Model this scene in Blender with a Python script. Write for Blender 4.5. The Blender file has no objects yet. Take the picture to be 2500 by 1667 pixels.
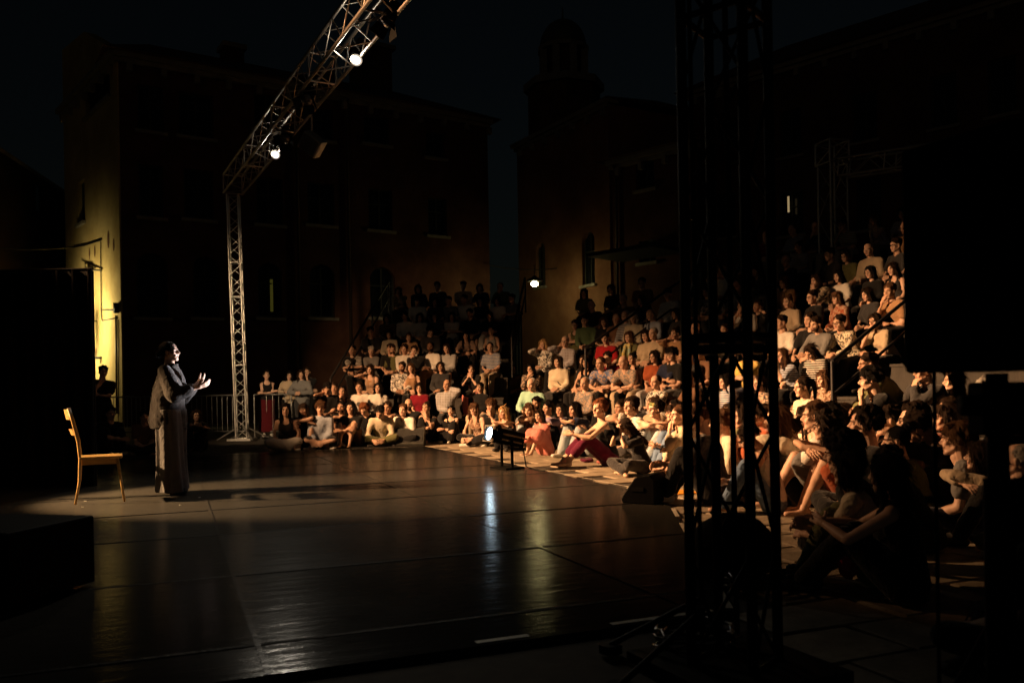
import bpy, bmesh, math, random, zlib
import numpy as np
from mathutils import Vector, Matrix

R = math.radians
random.seed(7)
rng = np.random.default_rng(7)
SC = bpy.context.scene
COL = SC.collection


class Later:
    """objects are linked to the scene in one go at the end (keeps the baking of meshes fast)"""

    def __init__(s):
        s.q = []

    class _L:
        pass

    @property
    def objects(s):
        return s

    def link(s, o):
        s.q.append(o)


LATER = Later()

# ------------------------------------------------------------------ camera
F, HCAM, HOR, ROLL = 2080.0, 1.10, -115.0, R(1.0)      # focal in photo pixels, eye height, horizon below centre
CR, SR_ = math.cos(ROLL), math.sin(ROLL)
cam = bpy.data.cameras.new('camera')
cam.sensor_width = 36.0
cam.lens = F / 2500 * 36.0
cam.shift_y = 115.0 / 2500
cam.shift_x = -0.0008
cam.clip_start = 0.05
cam.clip_end = 1000
cam.dof.use_dof = True
cam.dof.focus_distance = 9.5
cam.dof.aperture_fstop = 2.8
camo = bpy.data.objects.new('camera', cam)
camo.location = (0, 0, HCAM)
camo.rotation_euler = (R(90), ROLL, 0)
COL.objects.link(camo)
SC.camera = camo


def ray(u, v):
    a, b = u - 1250.0, 833.5 - v
    return (a * CR + b * SR_) / F, (-a * SR_ + b * CR - HOR) / F


def at(u, v, Y):
    x, z = ray(u, v)
    return Vector((x * Y, Y, HCAM + z * Y))


def gnd(u, v, z=0.0):
    x, s = ray(u, v)
    Y = (z - HCAM) / s
    return Vector((x * Y, Y, z))


# ------------------------------------------------------------------ night sky, faint moon
W = bpy.data.worlds.new('World')
SC.world = W
W.use_nodes = True
nt = W.node_tree
sky = nt.nodes.new('ShaderNodeTexSky')
sky.sky_type = 'NISHITA'
sky.sun_disc = False
sky.sun_elevation = R(6)
sky.sun_rotation = R(200)
bg = nt.nodes['Background']
bg.inputs[1].default_value = 0.0008
nt.links.new(sky.outputs[0], bg.inputs[0])
sun = bpy.data.lights.new('moon', 'SUN')
sun.energy = 0.004
sun.angle = R(0.5)
sun.color = (1.0, 0.95, 0.88)
suno = bpy.data.objects.new('moon', sun)
suno.rotation_euler = (R(84), 0, R(-20))
LATER.objects.link(suno)

# ------------------------------------------------------------------ stage lamps (each sits in a fixture built further down)
def spot(name, loc, target, energy, color, size_deg, blend, radius=0.06, scale=(1, 1)):
    l = bpy.data.lights.new(name, 'SPOT')
    l.energy = energy
    l.color = color
    l.spot_size = R(size_deg)
    l.spot_blend = blend
    l.shadow_soft_size = radius
    o = bpy.data.objects.new(name, l)
    o.location = loc
    d = Vector(target) - Vector(loc)
    o.rotation_euler = d.to_track_quat('-Z', 'Y').to_euler()
    o.scale = (scale[0], scale[1], 1)
    LATER.objects.link(o)
    return o


def point(name, loc, energy, color, radius=0.06):
    l = bpy.data.lights.new(name, 'POINT')
    l.energy = energy
    l.color = color
    l.shadow_soft_size = radius
    o = bpy.data.objects.new(name, l)
    o.location = loc
    LATER.objects.link(o)
    return o


SC.view_settings.view_transform = 'Standard'
SC.view_settings.look = 'None'
SC.view_settings.exposure = 0.0
SC.view_settings.gamma = 1.0
SC.view_settings.use_curve_mapping = False
SC.render.engine = 'CYCLES'
cy = SC.cycles
cy.use_denoising = True
cy.max_bounces = 5
cy.diffuse_bounces = 3
cy.glossy_bounces = 3
cy.transmission_bounces = 3
cy.sample_clamp_indirect = 2.0
cy.caustics_reflective = False
cy.caustics_refractive = False

# ------------------------------------------------------------------ materials
MATS = {}


def nodes_of(name):
    m = bpy.data.materials.new(name)
    m.use_nodes = True
    n = m.node_tree
    return m, n, n.nodes['Principled BSDF']


def mat(name, col, rough=0.6, metal=0.0, var=0.15, scale=12.0, bump=0.0, bscale=60.0, spec=0.4, coat=0.0, stretch=None):
    """plain procedural material: noise-varied colour, roughness and fine relief"""
    if name in MATS:
        return MATS[name]
    m, n, p = nodes_of(name)
    tc = n.nodes.new('ShaderNodeTexCoord')
    src = tc.outputs['Object']
    if stretch:
        mp = n.nodes.new('ShaderNodeMapping')
        mp.inputs['Scale'].default_value = stretch
        n.links.new(src, mp.inputs[0])
        src = mp.outputs[0]
    nz = n.nodes.new('ShaderNodeTexNoise')
    nz.inputs['Scale'].default_value = scale
    nz.inputs['Detail'].default_value = 4
    n.links.new(src, nz.inputs[0])
    rp = n.nodes.new('ShaderNodeValToRGB')
    rp.color_ramp.elements[0].position = 0.3
    rp.color_ramp.elements[1].position = 0.75
    rp.color_ramp.elements[0].color = (*[c * (1 - var) for c in col], 1)
    rp.color_ramp.elements[1].color = (*[min(1, c * (1 + var)) for c in col], 1)
    n.links.new(nz.outputs[0], rp.inputs[0])
    n.links.new(rp.outputs[0], p.inputs['Base Color'])
    p.inputs['Roughness'].default_value = rough
    p.inputs['Metallic'].default_value = metal
    p.inputs['Specular IOR Level'].default_value = spec
    p.inputs['Coat Weight'].default_value = coat
    if bump:
        nb = n.nodes.new('ShaderNodeTexNoise')
        nb.inputs['Scale'].default_value = bscale
        nb.inputs['Detail'].default_value = 3
        n.links.new(src, nb.inputs[0])
        b = n.nodes.new('ShaderNodeBump')
        b.inputs['Strength'].default_value = bump
        b.inputs['Distance'].default_value = 0.02
        n.links.new(nb.outputs[0], b.inputs['Height'])
        n.links.new(b.outputs[0], p.inputs['Normal'])
    MATS[name] = m
    return m


def cloth(col, pat='plain', col2=(0.7, 0.7, 0.7)):
    key = 'cloth_%s_%s_%s' % (pat, '_'.join('%.2f' % c for c in col), '_'.join('%.2f' % c for c in col2) if pat != 'plain' else '')
    if key in MATS:
        return MATS[key]
    m, n, p = nodes_of(key[:60])
    tc = n.nodes.new('ShaderNodeTexCoord')
    L = n.links.new
    p.inputs['Roughness'].default_value = 0.88
    p.inputs['Specular IOR Level'].default_value = 0.15
    p.inputs['Sheen Weight'].default_value = 0.15
    nz = n.nodes.new('ShaderNodeTexNoise')
    nz.inputs['Scale'].default_value = 9
    nz.inputs['Detail'].default_value = 4
    L(tc.outputs['Object'], nz.inputs[0])
    base = n.nodes.new('ShaderNodeMix')
    base.data_type = 'RGBA'
    base.inputs[6].default_value = (*[c * 0.82 for c in col], 1)
    base.inputs[7].default_value = (*[min(1, c * 1.12) for c in col], 1)
    L(nz.outputs[0], base.inputs[0])
    out = base.outputs[2]
    fac = None
    if pat in ('stripe', 'check'):
        w = n.nodes.new('ShaderNodeTexWave')
        w.bands_direction = 'Z'
        w.inputs['Scale'].default_value = 9
        w.inputs['Distortion'].default_value = 1.0
        L(tc.outputs['Object'], w.inputs[0])
        fac = w.outputs[1]
        if pat == 'check':
            w2 = n.nodes.new('ShaderNodeTexWave')
            w2.bands_direction = 'X'
            w2.inputs['Scale'].default_value = 9
            w2.inputs['Distortion'].default_value = 1.0
            L(tc.outputs['Object'], w2.inputs[0])
            mx = n.nodes.new('ShaderNodeMath')
            mx.operation = 'MAXIMUM'
            L(w.outputs[1], mx.inputs[0])
            L(w2.outputs[1], mx.inputs[1])
            fac = mx.outputs[0]
    elif pat == 'floral':
        v = n.nodes.new('ShaderNodeTexNoise')
        v.inputs['Scale'].default_value = 22
        v.inputs['Detail'].default_value = 2.5
        v.inputs['Distortion'].default_value = 1.2
        L(tc.outputs['Object'], v.inputs[0])
        fac = v.outputs[0]
    if fac:
        rp = n.nodes.new('ShaderNodeValToRGB')
        rp.color_ramp.elements[0].position = 0.48
        rp.color_ramp.elements[1].position = 0.56
        L(fac, rp.inputs[0])
        mx = n.nodes.new('ShaderNodeMix')
        mx.data_type = 'RGBA'
        L(rp.outputs[0], mx.inputs[0])
        L(out, mx.inputs[6])
        mx.inputs[7].default_value = (*col2, 1)
        out = mx.outputs[2]
    L(out, p.inputs['Base Color'])
    nb = n.nodes.new('ShaderNodeTexNoise')
    nb.inputs['Scale'].default_value = 16
    nb.inputs['Detail'].default_value = 2
    nb.inputs['Distortion'].default_value = 0.8
    L(tc.outputs['Object'], nb.inputs[0])
    b = n.nodes.new('ShaderNodeBump')
    b.inputs['Strength'].default_value = 0.55
    b.inputs['Distance'].default_value = 0.03
    L(nb.outputs[0], b.inputs['Height'])
    L(b.outputs[0], p.inputs['Normal'])
    MATS[key] = m
    return m


def emit(name, col, strength):
    if name in MATS:
        return MATS[name]
    m, n, p = nodes_of(name)
    p.inputs['Base Color'].default_value = (*col, 1)
    p.inputs['Emission Color'].default_value = (*col, 1)
    p.inputs['Emission Strength'].default_value = strength
    MATS[name] = m
    return m


# ------------------------------------------------------------------ mesh building
class MB:
    """collects simple closed shapes"""

    def __init__(s):
        s.v, s.f, s.m, s.n = [], [], [], 0
        s.mi = 0

    def add(s, vs, fs, mi=None):
        s.v.extend([tuple(x) for x in vs])
        s.f.extend([tuple(i + s.n for i in f) for f in fs])
        s.m.extend([s.mi if mi is None else mi] * len(fs))
        s.n += len(vs)
        return s

    def box(s, c, size, M=None, mi=None):
        hx, hy, hz = size[0] / 2, size[1] / 2, size[2] / 2
        vs = [Vector((x, y, z)) for x in (-hx, hx) for y in (-hy, hy) for z in (-hz, hz)]
        if M is not None:
            vs = [M @ q for q in vs]
        c = Vector(c)
        return s.add([q + c for q in vs], [(0, 1, 3, 2), (4, 6, 7, 5), (0, 4, 5, 1), (2, 3, 7, 6), (0, 2, 6, 4), (1, 5, 7, 3)], mi)

    def tube(s, pts, r, n=8, cap=True, mi=None):
        pts = [Vector(p) for p in pts]
        rs = r if isinstance(r, (list, tuple)) else [r] * len(pts)
        vs, fs = [], []
        up = None
        for i, p in enumerate(pts):
            d = (pts[min(i + 1, len(pts) - 1)] - pts[max(i - 1, 0)]).normalized()
            if up is None:
                up = d.orthogonal().normalized()
            x = (up - d * up.dot(d)).normalized()
            y = d.cross(x)
            up = x
            for k in range(n):
                a = 2 * math.pi * k / n
                vs.append(p + (x * math.cos(a) + y * math.sin(a)) * rs[i])
        for i in range(len(pts) - 1):
            for k in range(n):
                k2 = (k + 1) % n
                fs.append((i * n + k, i * n + k2, (i + 1) * n + k2, (i + 1) * n + k))
        if cap:
            fs.append(tuple(range(n - 1, -1, -1)))
            fs.append(tuple(range((len(pts) - 1) * n, len(pts) * n)))
        return s.add(vs, fs, mi)

    def capsule(s, p0, p1, r0, r1, n=10, q=3, mi=None):
        p0, p1 = Vector(p0), Vector(p1)
        d = p1 - p0
        if d.length < 1e-5:
            d = Vector((0, 0, 1e-4))
        d.normalize()
        pts, rs = [], []
        for i in range(q + 1):
            a = math.pi / 2 * i / q
            pts.append(p0 - d * r0 * math.cos(a))
            rs.append(max(r0 * math.sin(a), r0 * 0.02))
        for i in range(q + 1):
            a = math.pi / 2 * i / q
            pts.append(p1 + d * r1 * math.sin(a))
            rs.append(max(r1 * math.cos(a), r1 * 0.02))
        x = d.orthogonal().normalized()
        y = d.cross(x)
        vs, fs = [], []
        for p, r in zip(pts, rs):
            for k in range(n):
                a = 2 * math.pi * k / n
                vs.append(p + (x * math.cos(a) + y * math.sin(a)) * r)
        for i in range(len(pts) - 1):
            for k in range(n):
                k2 = (k + 1) % n
                fs.append((i * n + k, i * n + k2, (i + 1) * n + k2, (i + 1) * n + k))
        fs.append(tuple(range(n - 1, -1, -1)))
        fs.append(tuple(range((len(pts) - 1) * n, len(pts) * n)))
        return s.add(vs, fs, mi)

    def chain(s, pts, rs, n=10, mi=None):
        for i in range(len(pts) - 1):
            s.capsule(pts[i], pts[i + 1], rs[i], rs[i + 1], n, mi=mi)
        return s

    def ell(s, c, r, M=None, nu=14, nv=8, mi=None):
        c = Vector(c)
        vs, fs = [], []
        for j in range(nv + 1):
            t = math.pi * j / nv
            st, ct = max(math.sin(t), 0.01), math.cos(t)
            for k in range(nu):
                a = 2 * math.pi * k / nu
                q = Vector((r[0] * st * math.cos(a), r[1] * st * math.sin(a), r[2] * ct))
                vs.append((M @ q if M is not None else q) + c)
        for j in range(nv):
            for k in range(nu):
                k2 = (k + 1) % nu
                fs.append((j * nu + k, (j + 1) * nu + k, (j + 1) * nu + k2, j * nu + k2))
        fs.append(tuple(range(nu)))
        fs.append(tuple(range((nv + 1) * nu - 1, nv * nu - 1, -1)))
        return s.add(vs, fs, mi)

    def loft(s, secs, n=16, mi=None):
        """secs: (centre, xaxis, yaxis, rx, ry)"""
        vs, fs = [], []
        for c, xa, ya, rx, ry in secs:
            for k in range(n):
                a = 2 * math.pi * k / n
                vs.append(c + xa * (rx * math.cos(a)) + ya * (ry * math.sin(a)))
        for i in range(len(secs) - 1):
            for k in range(n):
                k2 = (k + 1) % n
                fs.append((i * n + k, i * n + k2, (i + 1) * n + k2, (i + 1) * n + k))
        fs.append(tuple(range(n - 1, -1, -1)))
        fs.append(tuple(range((len(secs) - 1) * n, len(secs) * n)))
        return s.add(vs, fs, mi)

    def prism(s, poly, depth, M=None, mi=None):
        """2D polygon (x,z) extruded along y by depth (centred)"""
        n = len(poly)
        vs = [Vector((x, -depth / 2, z)) for x, z in poly] + [Vector((x, depth / 2, z)) for x, z in poly]
        if M is not None:
            vs = [M @ q for q in vs]
        fs = [tuple(range(n)), tuple(range(2 * n - 1, n - 1, -1))]
        for i in range(n):
            j = (i + 1) % n
            fs.append((i, i + n, j + n, j))
        return s.add(vs, fs, mi)

    def mesh(s, name):
        me = bpy.data.meshes.new(name)
        me.from_pydata(s.v, [], s.f)
        me.polygons.foreach_set('material_index', s.m)
        bm = bmesh.new()
        bm.from_mesh(me)
        bmesh.ops.recalc_face_normals(bm, faces=bm.faces)
        bm.to_mesh(me)
        bm.free()
        return me

    def build(s, name, m, parent=None, smooth=False, bevel=0.0):
        me = s.mesh(name)
        o = obj(name, me, m, parent)
        if smooth:
            me.polygons.foreach_set('use_smooth', [True] * len(me.polygons))
        if bevel:
            b = o.modifiers.new('bevel', 'BEVEL')
            b.width = bevel
            b.segments = 2
            b.limit_method = 'ANGLE'
        return o


def obj(name, me, m, parent=None):
    o = bpy.data.objects.new(name, me)
    LATER.objects.link(o)
    ms = m if isinstance(m, (list, tuple)) else [m]
    while len(me.materials) < len(ms):
        me.materials.append(None)
    for i, x in enumerate(ms):
        if me.materials[i] is None:
            me.materials[i] = x
        elif me.materials[i] != x:
            o.material_slots[i].link = 'OBJECT'
            o.material_slots[i].material = x
    if parent is not None:
        o.parent = parent
    return o


def tag(o, label=None, cat=None, group=None, kind=None):
    if label:
        o['label'] = label
    if cat:
        o['category'] = cat
    if group:
        o['group'] = group
    if kind:
        o['kind'] = kind
    return o


def empty(name, loc, rz=0.0):
    o = bpy.data.objects.new(name, None)
    o.empty_display_size = 0.1
    o.location = loc
    o.rotation_euler = (0, 0, rz)
    LATER.objects.link(o)
    return o


def copy_tree(o, parent=None):
    c = o.copy()
    LATER.objects.link(c)
    if parent is not None:
        c.parent = parent
    for ch in list(o.children):
        copy_tree(ch, c)
    return c


# ------------------------------------------------------------------ soft union of overlapping shapes -> one continuous skin
def union(mb, voxel, smooth=4, fac=0.5):
    me = bpy.data.meshes.new('bake')
    me.from_pydata(mb.v, [], mb.f)
    o = bpy.data.objects.new('bake', me)
    COL.objects.link(o)
    r = o.modifiers.new('r', 'REMESH')
    r.mode = 'VOXEL'
    r.voxel_size = voxel
    if smooth:
        q = o.modifiers.new('s', 'SMOOTH')
        q.factor = fac
        q.iterations = smooth
    dg = bpy.context.evaluated_depsgraph_get()
    ev = o.evaluated_get(dg)
    em = ev.to_mesh()
    v = np.empty(len(em.vertices) * 3, np.float32)
    em.vertices.foreach_get('co', v)
    lt = np.empty(len(em.polygons), np.int32)
    em.polygons.foreach_get('loop_total', lt)
    li = np.empty(len(em.loops), np.int32)
    em.loops.foreach_get('vertex_index', li)
    ev.to_mesh_clear()
    bpy.data.objects.remove(o)
    bpy.data.meshes.remove(me)
    if len(lt) and (lt == 4).all():
        f = li.reshape(-1, 4)
    else:
        f, k = [], 0
        for t in lt:
            q = li[k:k + t]
            f.append([q[0], q[1], q[2], q[3] if t > 3 else q[2]])
            k += t
        f = np.array(f, np.int32).reshape(-1, 4)
    return [v.reshape(-1, 3), f, np.zeros(len(f), np.int32)]


def vnormals(v, f):
    a, b, c, d = (v[f[:, i]] for i in range(4))
    fn = np.cross(c - a, d - b)
    n = np.zeros_like(v)
    for i in range(4):
        np.add.at(n, f[:, i], fn)
    l = np.linalg.norm(n, axis=1, keepdims=True)
    return n / np.maximum(l, 1e-9)


def arr(mb):
    f = [list(q) if len(q) == 4 else list(q) + [q[-1]] for q in mb.f if len(q) <= 4]
    big = [(q, m) for q, m in zip(mb.f, mb.m) if len(q) > 4]
    ms = [m for q, m in zip(mb.f, mb.m) if len(q) <= 4]
    for q, m in big:
        for i in range(1, len(q) - 1):
            f.append([q[0], q[i], q[i + 1], q[i + 1]])
            ms.append(m)
    return [np.array(mb.v, np.float32).reshape(-1, 3), np.array(f, np.int32).reshape(-1, 4), np.array(ms, np.int32)]


def join(parts):
    vs, fs, ms, n = [], [], [], 0
    for v, f, m in parts:
        vs.append(v)
        fs.append(f + n)
        ms.append(m)
        n += len(v)
    return [np.concatenate(vs), np.concatenate(fs), np.concatenate(ms)]


def xf(a, M):
    m = np.array(M, np.float32)
    return [a[0] @ m[:3, :3].T + m[:3, 3], a[1], a[2]]


def to_mesh(name, a, nmat):
    v, f, mi = a
    me = bpy.data.meshes.new(name)
    tri = f[:, 2] == f[:, 3]
    tot = np.where(tri, 3, 4).astype(np.int32)
    mask = np.ones((len(f), 4), bool)
    mask[tri, 3] = False
    loops = f[mask]
    me.vertices.add(len(v))
    me.vertices.foreach_set('co', v.astype(np.float32).ravel())
    me.loops.add(len(loops))
    me.loops.foreach_set('vertex_index', loops.astype(np.int32))
    me.polygons.add(len(f))
    st = np.concatenate([[0], np.cumsum(tot)[:-1]]).astype(np.int32)
    me.polygons.foreach_set('loop_start', st)
    me.polygons.foreach_set('loop_total', tot)
    me.polygons.foreach_set('material_index', mi.astype(np.int32))
    me.polygons.foreach_set('use_smooth', np.ones(len(f), bool))
    me.update(calc_edges=True)
    me.validate()
    for i in range(nmat):
        me.materials.append(None)
    return me

# ------------------------------------------------------------------ people: skeleton, skin, clothes, head, hair
V = Vector


def ik(root, tgt, l1, l2, hint):
    root, tgt, hint = V(root), V(tgt), V(hint)
    d = tgt - root
    L = d.length
    mx = (l1 + l2) * 0.995
    if L > mx:
        tgt = root + d * (mx / L)
        d = tgt - root
        L = mx
    if L < abs(l1 - l2) + 0.03:
        L = abs(l1 - l2) + 0.03
    u = d.normalized()
    h = hint - u * hint.dot(u)
    if h.length < 1e-4:
        h = u.orthogonal()
    h.normalize()
    a = (l1 * l1 - l2 * l2 + L * L) / (2 * L)
    b = math.sqrt(max(l1 * l1 - a * a, 0))
    return root + u * a + h * b, tgt


POSES = {
    'cross': dict(pz=.11, lean=(6, 26), wl=(-.05, .33, .17), wr=(.05, .33, .17), al=(.13, .27, .07), ar=(-.11, .34, .07), kl=(-1, .35, .28), kr=(1, .35, .28), fl=(.8, .3, 0), fr=(-.8, .3, 0)),
    'crosslean': dict(pz=.11, lean=(18, 44), wl=(-.12, .42, .16), wr=(.04, .40, .14), al=(.13, .27, .07), ar=(-.11, .34, .07), kl=(-1, .35, .28), kr=(1, .35, .28), fl=(.8, .3, 0), fr=(-.8, .3, 0)),
    'hug': dict(pz=.11, lean=(4, 30), wl=(.06, .43, .30), wr=(-.05, .45, .33), al=(-.08, .42, .08), ar=(.08, .42, .08), kl=(-.12, .3, 1), kr=(.12, .3, 1)),
    'hugrest': dict(pz=.11, lean=(12, 40), wl=(.12, .34, .52), wr=(-.12, .36, .50), al=(-.09, .42, .08), ar=(.09, .42, .08), kl=(-.15, .3, 1), kr=(.15, .3, 1), el=(-1, .3, .2), er=(1, .3, .2)),
    'armsout': dict(pz=.11, lean=(2, 20), wl=(-.05, .50, .44), wr=(.07, .52, .42), al=(-.05, .62, .08), ar=(.10, .60, .08), kl=(-.1, .2, 1), kr=(.1, .2, 1), el=(-.6, -.2, -.5), er=(.6, -.2, -.5)),
    'kneeup': dict(pz=.11, lean=(4, 26), wl=(-.12, .33, .17), wr=(.10, .38, .46), al=(.12, .30, .07), ar=(.14, .44, .08), kl=(-1, .35, .25), kr=(.12, .3, 1), fl=(.8, .3, 0)),
    'kneechin': dict(pz=.11, lean=(14, 40), wl=(.02, .42, .28), wr='chin', al=(-.08, .42, .08), ar=(.08, .42, .08), kl=(-.12, .3, 1), kr=(.12, .3, 1), er=(.4, .6, -1)),
    'camera': dict(pz=.13, lean=(12, 34), wl='eye', wr='eye', al=(.13, .27, .07), ar=(-.11, .36, .07), kl=(-1, .35, .3), kr=(1, .35, .3), fl=(.8, .3, 0), fr=(-.8, .3, 0), el=(-.7, .3, -1), er=(.7, .3, -1)),
    'leanback': dict(pz=.11, lean=(-22, 2), wl=(-.26, -.26, .05), wr=(.26, -.26, .05), al=(-.10, .66, .08), ar=(.12, .58, .08), kl=(-.1, .2, 1), kr=(.1, .2, 1), el=(-.5, -1, 0), er=(.5, -1, 0)),
    'lap': dict(pz=.09, lean=(2, 14), wl=(-.05, .30, .18), wr=(.06, .30, .18), al=(-.10, .44, -.36), ar=(.10, .42, -.36), kl=(-.2, 1, 1), kr=(.2, 1, 1)),
    'knees': dict(pz=.09, lean=(8, 22), wl=(-.12, .40, .19), wr=(.13, .40, .19), al=(-.13, .42, -.36), ar=(.13, .44, -.36), kl=(-.35, 1, 1), kr=(.35, 1, 1)),
    'fwd': dict(pz=.09, lean=(30, 48), wl=(-.02, .50, .16), wr=(.03, .50, .16), al=(-.13, .44, -.36), ar=(.13, .44, -.36), kl=(-.4, 1, 1), kr=(.4, 1, 1), el=(-1, -.2, -.2), er=(1, -.2, -.2)),
    'chin': dict(pz=.09, lean=(24, 40), wl=(.06, .34, .20), wr='chin', al=(-.10, .44, -.36), ar=(.10, .44, -.36), kl=(-.2, 1, 1), kr=(.2, 1, 1), er=(.3, .5, -1)),
    'both': dict(pz=.09, lean=(24, 40), wl='chin', wr='chin', al=(-.10, .44, -.36), ar=(.10, .44, -.36), kl=(-.2, 1, 1), kr=(.2, 1, 1), er=(.5, .5, -1), el=(-.5, .5, -1)),
    'folded': dict(pz=.09, lean=(2, 12), wl=(.15, .20, .34), wr=(-.14, .22, .31), al=(-.10, .44, -.36), ar=(.10, .42, -.36), kl=(-.2, 1, 1), kr=(.2, 1, 1), el=(-1, .2, -.3), er=(1, .2, -.3)),
    'legx': dict(pz=.09, lean=(4, 16), wl=(-.02, .33, .24), wr=(.03, .34, .25), al=(-.08, .44, -.36), ar=(-.22, .52, -.16), kl=(-.1, 1, 1), kr=(.1, .8, 1.4)),
    'legout': dict(pz=.09, lean=(4, 18), wl=(.02, .36, .20), wr=(.10, .30, .20), al=(-.12, .55, -.28), ar=(.10, .34, -.02), kl=(-.2, 1, 1), kr=(1, .6, .5), fr=(-.6, .5, .3)),
    'face': dict(pz=.09, lean=(6, 20), wl=(.04, .30, .20), wr='cheek', al=(-.10, .44, -.36), ar=(.10, .42, -.36), kl=(-.2, 1, 1), kr=(.2, 1, 1), er=(1, .5, -.6)),
    'stand': dict(pz=.93, lean=(0, 6), wl=(-.24, .06, .80), wr=(.24, .06, .80), al=(-.10, 0, .09), ar=(.10, 0, .09), kl=(0, 1, 0), kr=(0, 1, 0)),
    'standfold': dict(pz=.93, lean=(0, 8), wl=(.13, .24, 1.17), wr=(-.12, .25, 1.12), al=(-.10, 0, .09), ar=(.10, .03, .09), kl=(0, 1, 0), kr=(0, 1, 0), el=(-1, 0, -.6), er=(1, 0, -.6)),
    'standchin': dict(pz=.93, lean=(0, 8), wl=(.13, .24, 1.12), wr='chin', al=(-.10, 0, .09), ar=(.10, .03, .09), kl=(0, 1, 0), kr=(0, 1, 0), el=(-1, 0, -.6), er=(.7, .1, -1)),
    'standlook': dict(pz=.93, lean=(2, 22), wl=(-.05, .30, 1.14), wr=(.06, .30, 1.12), al=(-.10, 0, .09), ar=(.10, .03, .09), kl=(0, 1, 0), kr=(0, 1, 0), el=(-1, 0, -.6), er=(1, 0, -.6)),
}


class Skel:
    pass


def mirror(sp):
    mx = lambda q: (-q[0], q[1], q[2]) if isinstance(q, tuple) else q
    o = dict(sp)
    for a, b in (('wl', 'wr'), ('al', 'ar'), ('kl', 'kr'), ('el', 'er'), ('fl', 'fr'), ('nl', 'nr')):
        if a in sp or b in sp:
            o.pop(a, None)
            o.pop(b, None)
            if b in sp:
                o[a] = mx(sp[b])
            if a in sp:
                o[b] = mx(sp[a])
    o['yaw'] = -sp.get('yaw', 0)
    return o


def skeleton(sp, jit=0.0, fem=False, rnd=random):
    s = Skel()
    j = lambda k: rnd.uniform(-jit, jit) * k
    s.fem = fem
    sw = .158 if fem else .178
    hw = .098 if fem else .09
    P = V((sp.get('px', 0), sp.get('py', 0), sp['pz']))
    a0, a1 = R(sp['lean'][0] + j(8)), R(sp['lean'][1] + j(8))
    roll = R(j(5) + sp.get('roll', 0))
    yaw = R(sp.get('yaw', 0) + j(10))
    N = 10
    pts, dirs = [], []
    p = P.copy()
    L = .50
    for i in range(N + 1):
        t = i / N
        a = a0 + (a1 - a0) * t
        d = V((math.sin(roll * t), math.sin(a), math.cos(a))).normalized()
        pts.append(p.copy())
        dirs.append(d)
        p = p + d * (L / N)
    s.P, s.pts, s.dirs, s.N = P, pts, dirs, N

    def frame(t):
        x = t * N
        i = max(0, min(N - 1, int(x)))
        f = x - i
        c = pts[i].lerp(pts[i + 1], f)
        d = dirs[i].lerp(dirs[i + 1], min(max(f, 0), 1)).normalized()
        y = yaw * max(t, 0)
        xa = V((math.cos(y), math.sin(y), 0))
        xa = (xa - d * xa.dot(d)).normalized()
        ya = d.cross(xa)
        return c, xa, ya, d
    s.frame = frame
    c, xa, ya, d = frame(.88)
    s.sh = {'r': c + xa * sw - ya * .005, 'l': c - xa * sw - ya * .005}
    c, xa, ya, d = frame(1.0)
    s.neck = c
    nd = (d + V((0, .0, .45))).normalized()
    s.head = c + nd * .046
    s.hx, s.hf, s.hd = xa, ya, nd
    s.hip = {'r': P + V((hw, .01, -.01)), 'l': P + V((-hw, .01, -.01))}
    s.el, s.wr, s.kn, s.an, s.toe = {}, {}, {}, {}, {}
    fwd = V((ya.x, ya.y, 0)).normalized()
    for k, sg in (('r', 1), ('l', -1)):
        w = sp['w' + k]
        if w == 'chin':
            w = s.head + fwd * .115 + xa * (sg * .035) + V((0, 0, -.055))
        elif w == 'cheek':
            w = s.head + fwd * .05 + xa * (sg * .105) + V((0, 0, .02))
        elif w == 'eye':
            w = s.head + fwd * .20 + xa * (sg * .06) + V((0, 0, .02))
        else:
            w = V(w) + V((j(.04), j(.04), j(.03)))
        hint = sp.get('e' + k, (sg * .8, -.7, -.35))
        s.el[k], s.wr[k] = ik(s.sh[k], w, .285, .255, hint)
        a = V(sp['a' + k]) + V((j(.02), j(.03), 0))
        s.kn[k], s.an[k] = ik(s.hip[k], a, .42, .405, V(sp['k' + k]) + V((j(.15), 0, 0)))
        fd = V(sp.get('f' + k, (sg * .22, 1, 0))).normalized()
        s.toe[k] = s.an[k] + fd * .15 + V((0, 0, -.045))
    return s


TS = [(-.20, .115, .09), (0, .165, .115), (.22, .152, .108), (.40, .136, .098), (.66, .150, .112), (.84, .152, .098), (.94, .115, .075), (1.03, .055, .055)]
TSF = [(-.20, .120, .10), (0, .175, .122), (.22, .150, .105), (.42, .122, .090), (.66, .138, .106), (.84, .134, .088), (.94, .10, .068), (1.03, .047, .048)]


def torso(mb, s, off=0.0, t0=-.3, t1=1.1, belly=0.0):
    secs = []
    for t, rx, ry in (TSF if s.fem else TS):
        if t < t0 or t > t1:
            continue
        c, xa, ya, d = s.frame(t)
        b = belly * math.exp(-((t - .3) / .25) ** 2)
        secs.append((c + ya * b * .6, xa, ya, rx + off + b * .4, ry + off + b))
    mb.loft(secs, 18)
    return secs


def shoulders(mb, s, off):
    c, xa, ya, d = s.frame(.90)
    for k, sg in (('r', 1), ('l', -1)):
        mb.capsule(c + xa * (.05 * sg), s.sh[k], .052 + off, .053 + off)
    if s.fem:
        c, xa, ya, d = s.frame(.66)
        for sg in (1, -1):
            mb.ell(c + xa * (.062 * sg) + ya * .075, (.055 + off, .05 + off, .055 + off), nu=10, nv=6)


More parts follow.
